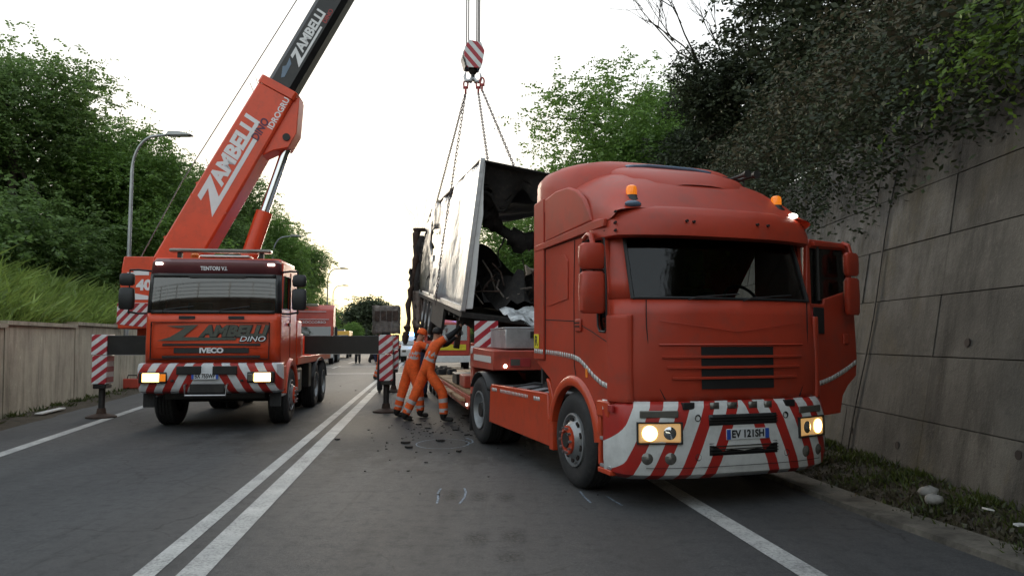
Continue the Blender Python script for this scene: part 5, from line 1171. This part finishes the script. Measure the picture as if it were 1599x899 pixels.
# chassis, wheels, body
m = MB(); [m.box(s * .43 - .05, s * .43 + .05, .3, 7.6, .75, 1.08) for s in (-1, 1)]; m.box(-.9, .9, .3, 1.8, .55, 1.1); m.obj('chassis_frame', 'chassis', K, .01)
for y in (1.22, 4.75, 6.12): MB().cyl((-1, y, .53), (1, y, .53), .1).obj('axle', 'chassis', K)
for s in (-1, 1):
    wheel(K, s * 1.22, 1.22, .55, .55, .36, s, 'front', 'cred')
    for y in (4.75, 6.12): wheel(K, s * 1.22, y, .55, .55, .31, s, 'rear', dual=True)
    MB().box(*sorted((s * .5, s * 1.17)), 2.05, 2.9, .50, 1.05).obj('side_tank', 'blackpaint', K, .05); MB().box(*sorted((s * .5, s * 1.2)), 3.7, 4.1, .55, 1.1).obj('battery_box', 'blackpaint', K, .02)
    m = MB(); m.grid([[(s * x, 5.43 + 1.30 * math.cos(a), .50 + .70 * math.sin(a)) for a in [R(d) for d in range(15, 170, 10)]] for x in (.6, 1.25)]); m.obj('mudguard', 'black', K, solid=.02)
    MB().box(*sorted((s * 1.175, s * 1.19)), 2.2, 2.5, .8, .95).obj('maker_plate', 'plate', K)
MB().box(-1.22, 1.22, 1.98, 7.7, 1.12, 1.28).obj('deck', 'cred', K, .015); MB().box(-1.2, 1.2, 1.95, 2.5, 1.28, 2.05).obj('front_locker', 'cred', K, .02); MB().box(-1.2, 1.2, 5.0, 7.6, 1.28, 1.75).obj('rear_locker', 'cred', K, .02)
# ---- outriggers
def outrigger(x, y, xin, name_lab):
    s = 1 if x > 0 else -1
    bm_ = MB().box(*sorted((xin, x - s * .02)), y - .17, y + .17, 1.33, 1.74).obj('outrigger_beam', 'blackpaint', K, .01)
    MB().box(*sorted((xin, x)), y - .176, y - .1705, 1.325, 1.335).obj('beam_edge', 'steel', bm_)
    ho = MB().box(x - .15, x + .15, y - .19, y + .19, .72, 1.32).obj('outrigger_jack_housing', 'st_plate', K, .01); ho['label'] = name_lab
    MB().box(x - .17, x + .14, y - .20, y + .2, 1.335, 1.76).obj('end_plate', 'st_plate', ho, .006); MB().box(x - .13, x + .13, y - .17, y + .17, .62, .72).obj('jack_collar', 'blackpaint', ho, .02)
    MB().cyl((x, y, .10), (x, y, .70), .065, n=18).obj('jack_rod', 'chassis', ho)
    MB().lathe([(.001, .0), (.30, 0), (.30, .03), (.24, .05), (.10, .09), (.08, .2), (.001, .2)], (x, y, .004), (0, 0, 1), 28).obj('foot_pad', 'rust', ho)
outrigger(-2.92, 2.62, -1.2, 'jack set down on the edge line beside the pale wall'); outrigger(3.02, 3.12, 1.2, 'jack set down between the cab and the workers')
outrigger(-2.95, 8.1, -.6, 'rear jack on the wall side'); outrigger(2.95, 9.75, .6, 'rear jack beyond the front one')
MB().box(-1.1, 1.1, 2.4, 3.4, 1.28, 1.78).obj('outrigger_box', 'cred', K, .01); MB().box(-.7, .7, 7.6, 10.0, 1.2, 1.7).obj('rear_outrigger_box', 'cred', K, .01)
# ---- turret and boom: the boom plane is turned to reach over the wreck
KI = (Matrix.Translation((-5.5, 13.6, 0)) @ Matrix.Rotation(R(7.0), 4, 'Z')).inverted()
F0 = KI @ Vector((-7.96, 16.70, 2.60)); T0 = KI @ Vector((-.93, 17.25, 15.75))
bd = (T0 - F0).normalized(); bn = Vector((bd.y, -bd.x, 0)).normalized(); bu = bn.cross(bd).normalized()
if bu.z < 0: bu = -bu
BLEN = (T0 - F0).length
def bp(s, u, n): p = F0 + bd * s + bu * u + bn * n; return (p.x, p.y, p.z)
def bsec(m, st):       # octagonal-ish sections: (s, top, bottom, halfwidth, chamfer)
    rings = [[bp(s, t, -w + c), bp(s, t, w - c), bp(s, t - c, w), bp(s, b + c, w), bp(s, b, w - c), bp(s, b, -w + c), bp(s, b + c, -w), bp(s, t - c, -w)] for s, t, b, w, c in st]
    m.grid([r + [r[0]] for r in rings]); m.add(rings[0], [tuple(range(8))]); m.add(rings[-1], [tuple(range(8))]); return m
boom = bsec(MB(), [(-.5, .40, -.42, .34, .04), (.2, .46, -.46, .36, .04), (3.2, .46, -.46, .36, .04), (5.35, .43, -.44, .36, .04)]).obj('boom', 'cred', K, .008)
bsec(MB(), [(5.36, .455, -.465, .385, .05), (5.55, .45, -.465, .385, .05), (5.56, .38, -.38, .33, .05)]).obj('boom_collar', 'cred', boom, .008)
bsec(MB(), [(5.2, .33, -.33, .29, .11), (9.3, .33, -.33, .29, .11)]).obj('second_section', 'blackpaint', boom)
bsec(MB(), [(9.0, .27, -.27, .24, .09), (BLEN - .3, .27, -.27, .24, .09)]).obj('third_section', 'blackpaint', boom)
hd = bsec(MB(), [(BLEN - .5, .36, -.36, .3, .05), (BLEN + .35, .30, -.40, .3, .05)]).obj('boom_head', 'blackpaint', boom)
c_ = Vector(bp(BLEN, -.25, 0)); MB().cyl(c_ - bn * .2, c_ + bn * .2, .28, n=24).obj('head_sheave', 'steel', hd)
m = MB().prism([(3.9, -.44), (5.45, -.44), (5.5, -.52), (4.75, -.86), (4.35, -.86), (4.15, -.62)], 'z', -.26, .26); m.v = [bp(x, y, z) for x, y, z in m.v]; m.obj('cylinder_bracket', 'cred', boom, .02)
c_ = Vector(bp(4.55, -.72, 0)); MB().cyl(c_ - bn * .3, c_ + bn * .3, .085, n=18).obj('pivot_pin', 'chassis', boom)
for s, u in ((1.2, .46), (2.6, .46)):
    m = MB().prism([(s, u), (s + .06, u + .05), (s + .12, u)], 'z', -.3, .3); m.v = [bp(x, y, z) for x, y, z in m.v]; m.obj('rope_guide', 'cred', boom)
m = MB().prism([(2.35, -.45), (2.39, -.45), (2.39, .45), (2.35, .45)], 'z', -.366, .366); m.v = [bp(x, y, z) for x, y, z in m.v]; m.obj('boom_weld_band', 'cred', boom)
m = MB(); [m.tube([bp(s, .45, .2), bp(s + .15, .62, .2 + q)], .008, 4) for s, q in ((5.1, .05), (5.3, -.06), (3.1, .03))]; m.obj('boom_hook_wire', 'chassis', boom)
CT = Vector(bp(4.55, -.72, 0)); CB = KI @ Vector((-6.30, 16.72, 2.5)); cm = CB.lerp(CT, .55)
MB().cyl(CB, cm, .185, n=24).obj('lift_cylinder', 'cred', K); MB().cyl(CB.lerp(CT, .5), CT, .105, n=24).obj('cylinder_rod', 'chrome', K)
# lettering on the boom side that faces the camera
side = -1 if bn.dot(Vector((0, -1, 0))) < 0 else 1
def bmat(s, u): 
    X, Y, Z = bd, bu, bn * side
    if X.cross(Y).dot(Z) < 0: Z = -Z
    p = Vector(bp(s, u, side * .363)); mt = Matrix((X, Y, Z)).transposed().to_4x4(); mt.translation = p; return mt
text('boom_lettering', 'AMBELLI', .48, 'letwhite', boom, bmat(3.72, .10), .003, shear=.1, bold=.024, width=1.75)
text('boom_name', 'DINO', .25, 'letpurple', boom, bmat(4.40, -.16), .003, shear=.15, bold=.008, width=.55); text('boom_words', 'IDROGRU', .19, 'letwhite', boom, bmat(4.93, -.33), .003, bold=.004, width=.8)
m = MB().prism([(2.15, -.22), (4.15, -.22), (4.15, -.12), (2.62, -.12), (2.98, .30), (2.42, .30), (2.36, .18), (2.68, .18)], 'z', side * .361, side * .367); m.v = [bp(x, y, z) for x, y, z in m.v]; m.obj('swoosh_letter', 'letwhite', boom)
def bmat2(s, u): mt = bmat(s, u); mt.translation = Vector(bp(s, u, side * .294)); return mt
text('section_lettering', 'AMBELLI', .30, 'letwhite', boom, bmat2(7.0, .02), .003, shear=.1, bold=.012, width=1.1); text('section_name', 'DINO', .14, 'hookred', boom, bmat2(7.5, -.15), .003, bold=.004, width=.36)
m = MB().prism([(6.1, -.17), (7.2, -.17), (7.2, -.12), (6.32, -.12), (6.5, .13), (6.26, .13), (6.22, .06), (6.36, .06)], 'z', side * .292, side * .297); m.v = [bp(x, y, z) for x, y, z in m.v]; m.obj('swoosh_letter', 'letwhite', boom)
m = MB().prism([(5.75, .0), (6.1, .02), (6.2, .12), (6.0, .1), (5.95, .16), (5.7, .06)], 'z', side * .292, side * .297); m.v = [bp(x, y, z) for x, y, z in m.v]; m.obj('logo_patch', 'bluegrey', boom)
MB().tube([bp(-.2, .75, .1), bp(2.5, .86, .1), bp(BLEN, .55, .1)], .013, 5).obj('winch_rope', 'rope', boom)
# turret body and counterweight follow the slewing direction
dh = Vector((bd.x, bd.y, 0)).normalized(); A0 = KI @ Vector((-6.02, 16.85, 0))
MT = Matrix((dh, Vector((-dh.y, dh.x, 0)), Vector((0, 0, 1)))).transposed().to_4x4(); MT.translation = A0
def tm(m): m.v = [tuple(MT @ Vector(v)) for v in m.v]; return m
tm(MB().lathe([(.001, 1.28), (.85, 1.28), (.85, 1.46), (.78, 1.50), (.001, 1.5)], (0, 0, 0), (0, 0, 1), 32)).obj('slew_ring', 'chassis', K)
tb2 = tm(MB().prism([(-2.2, 1.6), (-2.2, 2.4), (-1.7, 3.05), (-1.4, 3.05), (-.9, 2.4), (.6, 2.45), (.75, 1.52), (-1.4, 1.52)], 'y', -.55, .55)).obj('turret', 'cred', K, .02)
cw = tm(MB().prism([(-2.42, 1.88), (-2.42, 2.25), (-2.38, 3.15), (-2.34, 3.42), (-1.7, 3.42), (-1.7, 1.88)], 'y', -1.0, 1.0)).obj('counterweight', 'cred', K, .03)
# striped lower band and capacity marking on the camera side of the counterweight
M['st_cw'] = stripes('counterweight_stripes', (.36, .02, .03), (.62, .62, .62), 1, 0, -.9, .20, .5, 0, False)
tm(MB().prism([(-2.43, 1.98), (-2.43, 2.42), (-1.70, 2.42), (-1.70, 1.90)], 'y', -1.012, -1.004)).obj('warning_band', 'st_cw', cw)
tm(MB().box(-2.42, -1.7, -1.0125, -1.0045, 2.425, 2.435)).obj('band_edge', 'letwhite', cw)
mt = MT @ Matrix.Translation((-1.80, -1.006, 2.80)) @ Matrix.Rotation(R(90), 4, 'X'); text('capacity_marking', '40T', .30, 'letwhite', cw, mt, .003, bold=.014, width=.52)
m = MB(); m.prism([(-2.25, 3.02), (-1.8, 3.02), (-1.8, 3.12), (-2.12, 3.12), (-2.12, 3.08), (-2.25, 3.08)], 'y', -1.010, -1.003); m.prism([(-2.3, 2.50), (-1.8, 2.50), (-1.8, 2.58), (-2.12, 2.64), (-2.3, 2.56)], 'y', -1.010, -1.003); tm(m).obj('maker_mark', 'letwhite', cw)
tm(MB().box(-1.5, -.6, .6, 1.35, 1.55, 3.0)).obj('operator_cabin', 'cred', K, .04); tm(MB().box(-.605, -.59, .65, 1.3, 2.1, 2.9)).obj('operator_window', 'glass', K)

# ============================================================ OVERPASS BEHIND THE CAMERA (it shows in the windscreens; deck set near and wide to darken front faces)
OV = thing('overpass', 'concrete road overpass with steel railing reflected in the crane windscreen', 'bridge', (0, -6.5, 0), 7)
MB().box(-40, 40, -15, 0, 5.9, 6.85).obj('deck_beam', 'conc_r', OV, .05); MB().box(-40, 40, -.35, .02, 6.852, 7.12).obj('parapet', 'conc_r', OV, .02)
for z in (7.4, 7.68, 7.96, 8.24): MB().tube([(-40, -.15, z), (40, -.15, z)], .03, 6).obj('rail', 'lamp_metal', OV)
for k in range(33): MB().box(-40 + k * 2.5 - .04, -40 + k * 2.5 + .04, -.19, -.11, 7.12, 8.27).obj('rail_post', 'lamp_metal', OV)
for x in (-24, 16): MB().box(x - .6, x + .6, -12, -3, -.1, 5.9).obj('pier', 'conc_r', OV, .05)

# ============================================================ PEOPLE
def person(label, loc, rz, J, cols, group=None, cap=None, hairm='hair', bands=True, fingers=False):
    """J: joints in the person's own frame (x forward-left free, z up). Body is one skinned mesh; materials follow the nearest bone."""
    t = thing('person', label, 'person', loc, rz, group)
    V, E, Rr, B = [], [], [], []
    def v(p, r): V.append(Vector(p)); Rr.append(r if isinstance(r, tuple) else (r, r)); return len(V) - 1
    def bone(a, b, mt): E.append((a, b)); B.append((a, b, mt))
    jm, tm_, sk, bt = cols['jacket'], cols['trousers'], 'skin', 'boot'
    hip = v(J['hip'], (.20, .175)); wa = v(J['waist'], (.20, .17)); ch = v(J['chest'], (.225, .18)); nk = v(J['neck'], .062); hd0 = v(J['head'], (.075, .085)); hd1 = v(J['crown'], (.07, .08))
    bone(hip, wa, [(0, tm_ if not cols.get('long') else jm), (.35, jm)]); bone(wa, ch, [(0, jm), (.25, 'band' if bands else jm), (.42, jm), (.62, 'band' if bands else jm), (.78, jm)]); bone(ch, nk, [(0, jm), (.8, sk)]); bone(nk, hd0, [(0, sk)]); bone(hd0, hd1, [(0, sk), (.45, hairm)])
    for s in 'LR':
        hj = v(J['hipj' + s], .142); kn = v(J['knee' + s], .105); an = v(J['ankle' + s], .092); he = v(J['heel' + s], (.062, .052)); to = v(J['toe' + s], (.056, .04))
        bone(hip, hj, [(0, tm_)]); bone(hj, kn, [(0, tm_)]); bone(kn, an, [(0, tm_), (.28, 'band' if bands else tm_), (.42, tm_), (.66, 'band' if bands else tm_), (.8, tm_), (.93, bt)]); bone(an, he, [(0, bt)]); bone(he, to, [(0, bt)])
        sh = v(J['sh' + s], .10); el = v(J['el' + s], .07); wr = v(J['wr' + s], .042); ha = v(J['hand' + s], (.042, .022))
        up = cols.get('sleeve', jm); fa = cols.get('forearm', up)
        bone(ch, sh, [(0, jm)]); bone(sh, el, [(0, up), (.5, 'band' if bands else up), (.68, fa)]); bone(el, wr, [(0, fa), (.95, sk)]); bone(wr, ha, [(0, cols.get('glove', sk))])
        if fingers:
            d = (V[ha] - V[wr]).normalized(); sd = d.cross(Vector((0, 1, .2))).normalized(); cu = d.cross(sd)
            for k, ln in enumerate((.075, .085, .08, .065)):
                b0 = V[ha] + sd * (.033 - .022 * k) + d * .01; a1 = v(b0, .0105); a2 = v(b0 + d * ln * .55 + cu * .012, .0095); a3 = v(b0 + d * ln * .85 + cu * .045, .008)
                bone(ha, a1, [(0, cols.get('glove', sk))]); bone(a1, a2, [(0, cols.get('glove', sk))]); bone(a2, a3, [(0, cols.get('glove', sk))])
            b0 = V[wr].lerp(V[ha], .55) + sd * .045; a1 = v(b0, .012); a2 = v(b0 + sd * .03 + d * .05, .010); bone(wr, a1, [(0, cols.get('glove', sk))]); bone(a1, a2, [(0, cols.get('glove', sk))])
    me = bpy.data.meshes.new('tmp_body'); me.from_pydata(V, E, []); o = bpy.data.objects.new('tmp_body', me); COL.objects.link(o)
    md = o.modifiers.new('skin', 'SKIN'); md.use_smooth_shade = True; md.branch_smoothing = .6
    for i, sv in enumerate(me.skin_vertices[0].data): sv.radius = Rr[i]; sv.use_root = (i == hip)
    sb = o.modifiers.new('sub', 'SUBSURF'); sb.levels = 2; sb.render_levels = 2
    bpy.context.view_layer.update(); bm2 = bpy.data.meshes.new_from_object(o.evaluated_get(bpy.context.evaluated_depsgraph_get())); bpy.data.objects.remove(o)
    names = []; 
    for b in B:
        for _, mt in b[2]:
            if mt not in names: names.append(mt)
    bm2.materials.clear(); [bm2.materials.append(M[n]) for n in names]
    A = np.array([V[a] for a, b, _ in B]); D = np.array([V[b] for a, b, _ in B]) - A; DD = (D * D).sum(1) + 1e-9
    rad = np.array([(max(Rr[a]) + max(Rr[b])) / 2 for a, b, _ in B])
    for p in bm2.polygons:
        c = np.array(p.center); tt = np.clip(((c - A) * D).sum(1) / DD, 0, 1); ds = np.linalg.norm(c - (A + D * tt[:, None]), axis=1) / rad; k = int(ds.argmin()); mt = B[k][2][0][1]
        for st, n in B[k][2]:
            if tt[k] >= st: mt = n
        p.material_index = names.index(mt); p.use_smooth = True
    bo = bpy.data.objects.new('body', bm2); COL.objects.link(bo); bo.parent = t
    hd, cr = Vector(J['head']), Vector(J['crown']); up = (cr - hd).normalized(); fw = Vector(J.get('face', (1, 0, 0))); fw = (fw - up * fw.dot(up)).normalized(); sd = up.cross(fw)
    hc = (hd + cr) / 2
    MB().sphere(hc + fw * .105 - up * .02, (.016, .016, .022), 8, 6).obj('nose', 'skin', t)
    for s in (-1, 1): MB().sphere(hc + sd * .09 * s - up * .02, (.022, .018, .032), 8, 6).obj('ear', 'skin', t); MB().sphere(hc + fw * .088 + sd * .034 * s + up * .015, .011, 8, 6).obj('eye', 'boot', t)
    MB().sphere(hc + fw * .09 - up * .062, (.012, .022, .006), 8, 5).obj('mouth', 'hookred', t)
    m = MB().sphere((0, 0, 0), (.098, .108, .10), 16, 10); m.f = [f for f in m.f if np.mean([m.v[i][2] for i in f]) > -.02]
    Mx = Matrix((sd, fw, up)).transposed().to_4x4(); Mx.translation = hc + up * .035 - fw * .012; m.v = [tuple(Mx @ Vector(q)) for q in m.v]; m.obj('cap' if cap else 'hair', cap or hairm, t, solid=.012, sharp=60)
    if cap:
        m = MB().prism([(-.075, .07), (.075, .07), (.06, .16), (0, .18), (-.06, .16)], 'z', 0, .012); m.v = [tuple(Mx @ Vector(q)) for q in m.v]; m.obj('cap_peak', cap, t)
    return t
OR = dict(jacket='orange', trousers='orange', sleeve='orange', forearm='darkcloth', glove='boot')
# near worker: leaning to the right, both arms stretched up against the wreck
JA = dict(hip=(-.02, 0, 1.0), waist=(.03, 0, 1.18), chest=(.12, 0, 1.45), neck=(.17, 0, 1.62), head=(.205, .0, 1.70), crown=(.225, .0, 1.84), face=(.7, .7, .2),
          hipjL=(-.07, .08, .95), kneeL=(-.24, .05, .53), ankleL=(-.44, .05, .12), heelL=(-.46, .05, .055), toeL=(-.30, .10, .045),
          hipjR=(.06, -.08, .95), kneeR=(.34, -.12, .60), ankleR=(.36, -.10, .12), heelR=(.35, -.10, .055), toeR=(.56, -.08, .045),
          shL=(.12, .20, 1.56), elL=(.38, .26, 1.56), wrL=(.58, .28, 1.72), handL=(.65, .28, 1.77), shR=(.24, -.14, 1.60), elR=(.50, -.10, 1.74), wrR=(.70, -.04, 1.93), handR=(.755, -.02, 2.0))
person('worker in orange hi-vis bending forward, bareheaded, pushing the wreck', (-1.74, 15.2, 0), 0, JA, OR, 'workers in orange hi-vis suits', fingers=True)
JB = {k: v for k, v in JA.items()}
JB.update(hip=(-.03, 0, 1.0), hipjL=(-.08, .08, .95), kneeL=(-.20, .08, .53), ankleL=(-.31, .08, .12), heelL=(-.33, .08, .055), toeL=(-.17, .12, .045), kneeR=(.17, -.08, .55), ankleR=(.20, -.06, .12), heelR=(.18, -.06, .055), toeR=(.38, -.02, .045),
          chest=(.06, 0, 1.45), neck=(.13, 0, 1.62), head=(.20, 0, 1.69), crown=(.24, 0, 1.83), shL=(.06, .2, 1.56), elL=(.30, .24, 1.40), wrL=(.56, .24, 1.50), handL=(.64, .24, 1.53), shR=(.18, -.14, 1.57), elR=(.42, -.12, 1.45), wrR=(.68, -.08, 1.58), handR=(.76, -.08, 1.62), face=(.8, .5, .1))
person('worker in orange hi-vis wearing an orange cap behind the bareheaded one', (-2.16, 16.0, 0), 4, JB, OR, 'workers in orange hi-vis suits', cap='orange', fingers=True)
ST = dict(hip=(0, 0, .96), waist=(0, 0, 1.12), chest=(0, 0, 1.38), neck=(0, 0, 1.54), head=(.02, 0, 1.61), crown=(.02, 0, 1.75), face=(0, -1, 0),
          hipjL=(-.09, 0, .9), kneeL=(-.11, -.02, .5), ankleL=(-.12, .02, .11), heelL=(-.12, .04, .05), toeL=(-.14, -.12, .04), hipjR=(.09, 0, .9), kneeR=(.11, -.02, .5), ankleR=(.12, .02, .11), heelR=(.12, .04, .05), toeR=(.15, -.12, .04),
          shL=(-.2, 0, 1.46), elL=(-.27, .02, 1.18), wrL=(-.25, -.08, .94), handL=(-.24, -.1, .87), shR=(.2, 0, 1.46), elR=(.27, .02, 1.18), wrR=(.25, -.08, .94), handR=(.24, -.1, .87))
S2 = dict(ST); S2.update(kneeL=(-.16, -.14, .52), ankleL=(-.2, .04, .12), heelL=(-.2, .06, .055), toeL=(-.22, -.1, .045), kneeR=(.1, .1, .5), ankleR=(.12, .28, .12), heelR=(.12, .3, .06), toeR=(.13, .14, .04))
person('worker in orange trousers walking behind the striped outrigger plate', (-5.55, 31.0, 0), 60, S2, OR, 'workers in orange hi-vis suits')
DK = dict(jacket='navy', trousers='darkcloth')
person('person in dark clothes standing right behind the striped outrigger jack', (-4.02, 23.3, 0), 20, ST, DK, bands=False)
person('person in dark clothes, one of the onlookers under the black outrigger beam', (-10.9, 52.5, 0), 10, ST, DK, 'dark-clothed onlookers far down the road', bands=False)
person('onlooker in dark clothes walking beside another far down the road', (-10.3, 54.5, 0), 70, S2, DK, 'dark-clothed onlookers far down the road', bands=False)
person('firefighter in navy and red standing behind the orange-capped worker', (-2.62, 21.5, 0), 150, ST, dict(jacket='navy', trousers='navy', sleeve='fred'), bands=False, cap='fred')

# ============================================================ FAR VEHICLES
def far_truck(name, label, loc, rz, body, chas='chassis', w=1.22, h=3.7, zb=1.0):
    t = thing(name, label, 'truck', loc, rz)
    MB().prism([(0, zb), (-.03, zb + .9), (.12, zb + 1.75), (.35, h - .35), (1.0, h), (2.1, h), (2.1, zb)], 'x', -w, w).obj('cab', body, t, .07)
    return t
FT = far_truck('red_lorry', 'red high-roof lorry parked behind the crane truck', (-13.1, 49, 0), 9, 'fred', h=4.0, zb=.9)
MB().prism([(-.035, 1.72), (.075, 2.52), (.06, 2.52), (-.05, 1.72)], 'x', -1.08, 1.08).obj('windscreen', 'wscrane', FT)
fr = MB(); [fr.box(*q) for q in ((-1.0, .75, .19, .24, 3.50, 3.54), (-1.0, .95, .08, .13, 2.98, 3.02))]; fr.obj('roof_sign_frame', 'letwhite', FT)
text('roof_sign_lettering', 'SOCCORSO', .22, 'letwhite', FT, front(0, .06, 2.8), .01, bold=.005, width=1.5)
MB().box(-.75, .2, .3, .5, 3.86, 4.05).obj('light_bar', 'lens', FT, .03); MB().box(-1.24, 1.24, -.08, .2, .45, .95).obj('bumper', 'white', FT, .03); MB().box(-1.15, 1.15, 2.2, 8.0, .7, 1.2).obj('chassis_body', 'chassis', FT)
MB().box(-.8, .8, -.06, -.035, 1.05, 1.5).obj('grille', 'black', FT)
for s in (-1, 1):
    MB().box(s * 1.24 - .01, s * 1.24 + .01, .45, 1.1, 1.75, 2.5).obj('side_window', 'black', FT); MB().box(s * 1.42 - .1, s * 1.42 + .1, .0, .1, 1.8, 2.5).obj('mirror', 'black', FT, .02)
    for y in (1.2, 5.2, 6.5): wheel(FT, s * 1.2, y, .52, .52, .32, s, 'rear')
# yellow ambulance-like van
def van(name, label, loc, rz, mt, cat='van', band=None, L_=5.4, h=2.5, w=.98):
    t = thing(name, label, cat, loc, rz)
    MB().prism([(0, .45), (.0, .95), (.85, 1.25), (1.35, h - .35), (1.7, h), (L_, h), (L_, .45)], 'x', -w, w).obj('body', mt, t, .06)
    MB().prism([(.80, 1.28), (1.30, h - .38), (1.285, h - .37), (.785, 1.29)], 'x', -w + .1, w - .1).obj('windscreen', 'wscrane', t)
    if band: MB().box(-w - .006, w + .006, 1.8, L_ - .2, 1.1, 1.3).obj('side_band', band, t)
    for s in (-1, 1):
        MB().box(s * w - .008, s * w + .008, 1.6, 2.5, 1.4, 2.0).obj('side_window', 'black', t); MB().box(s * .72 - .14, s * .72 + .14, -.02, .03, .75, .92).obj('headlight', 'lens', t, .02)
        for y in (1.0, L_ - 1.1): wheel(t, s * (w + .01), y, .34, .34, .22, s, 'rear')
    return t
YV = van('yellow_van', 'yellow and orange rescue van parked past the red lorry', (-15.6, 66, 0), 8, 'vanyellow', band='fred', h=2.45); MB().box(-.5, .5, 2.2, 2.5, 2.45, 2.6).obj('light_bar', 'bluegrey', YV, .02)
PV = van('police_van', 'police vehicle with lit blue roof lights beyond the wreck', (-7.13, 54, 0), 5, 'white', band='plateblue', h=1.95)
for x in (-.25, .25): MB().box(x - .2, x + .2, 1.75, 2.0, 1.97, 2.2).obj('blue_light', 'blue', PV, .03)
FE = far_truck('fire_engine', 'red fire engine with pale window behind the lifted axles', (-3.45, 39.5, 0), 6, 'fred', h=3.1, zb=.8)
MB().prism([(-.035, 1.62), (.06, 2.45), (.045, 2.45), (-.05, 1.62)], 'x', -1.05, 1.05).obj('windscreen', 'wscrane', FE); MB().box(-1.22, 1.22, 2.15, 7.2, .8, 3.1).obj('body', 'fred', FE, .04); MB().box(-1.24, 1.24, -.1, .2, .45, .8).obj('bumper', 'white', FE, .02)
MB().box(-1.0, 1.0, -.06, -.02, 1.1, 1.4).obj('yellow_band', 'yellow', FE)
for s in (-1, 1):
    MB().box(s * .6 - .3, s * .6 + .3, .5, .8, 3.1, 3.26).obj('blue_light', 'blue', FE, .03)
    for y in (1.2, 5.0): wheel(FE, s * 1.2, y, .5, .5, .3, s, 'rear')
CV = van('white_car', 'small white car standing beyond the hanging charred strips', (-9.4, 66, 0), 5, 'white', 'car', None, 4.2, 1.5, .85)
# burnt cab carried on a flatbed
BC = thing('burnt_cab', 'burnt-out grey lorry cab standing on a recovery flatbed', 'truck', (-10.7, 63, 1.2), 9)
gq = np.random.default_rng(8)
def crinkle(m, a): m.v = [tuple(np.array(v) + gq.normal(size=3) * a) for v in m.v]; return m
rows = [[(-1.12 + 2.24 * i / 10, .03 * math.sin(i * 2 + j) + (.12 if abs(i - 5) > 4 else 0) + max(0, j - 8) * .06, .95 + 2.4 * j / 10) for i in range(11)] for j in range(11)]
m = crinkle(MB().grid(rows), .025); m.obj('cab_front', 'ash', BC, solid=.04, sharp=25)
for s in (-1, 1):
    m = crinkle(MB().grid([[(s * 1.15, .1 + 1.9 * i / 8, .95 + (2.4 - .02 * i) * j / 8) for i in range(9)] for j in range(9)]), .022); m.obj('cab_side', 'ash', BC, solid=.04, sharp=25)
crinkle(MB().grid([[(-1.13 + 2.26 * i / 8, .5 + 1.5 * j / 6, 3.34 - .05 * (i % 3)) for i in range(9)] for j in range(7)]), .03).obj('cab_roof', 'rust', BC, solid=.04, sharp=25)
MB().box(-.35, .35, -.05, .1, .72, 1.1).obj('engine_gap', 'burnt', BC); MB().box(-.9, .9, .0, 5.5, .45, .85).obj('chassis', 'burnt', BC)
m = MB(); [m.box(-.95 + k * .5, -.55 + k * .5, -.06, -.03, 2.0 + .1 * (k % 2), 2.9) for k in range(4)]; crinkle(m, .02).obj('scorched_patch', 'rust', BC)
for s in (-1, 1):
    for y in (1.0, 4.4): wheel(BC, s * 1.1, y, .45, .45, .28, s, 'rear')
FB = thing('recovery_flatbed', 'low flatbed carrying the burnt grey cab', 'trailer', (-10.7, 63, 0), 9)
MB().box(-1.25, 1.25, -1.2, 8, .95, 1.2).obj('bed', 'lred', FB, .02)
for s in (-1, 1):
    for y in (.2, 1.4, 6.4): wheel(FB, s * 1.22, y, .45, .45, .28, s, 'rear')
# joined pieces too small to pick apart
for o in COL.objects:
    if o.name.split('.')[0] in ('rivet', 'reflective_stripe', 'wheel_nuts', 'hand_holes', 'loose_wire', 'rail_rungs', 'slot_mesh', 'top_inlet', 'air_horn', 'boom_hook_wire', 'panel_gap', 'flap_gap', 'maker_mark', 'joint_filler', 'drain_hole', 'scorched_patch', 'coiled_line', 'air_hose', 'wiper') and o.parent: o['kind'] = 'stuff'
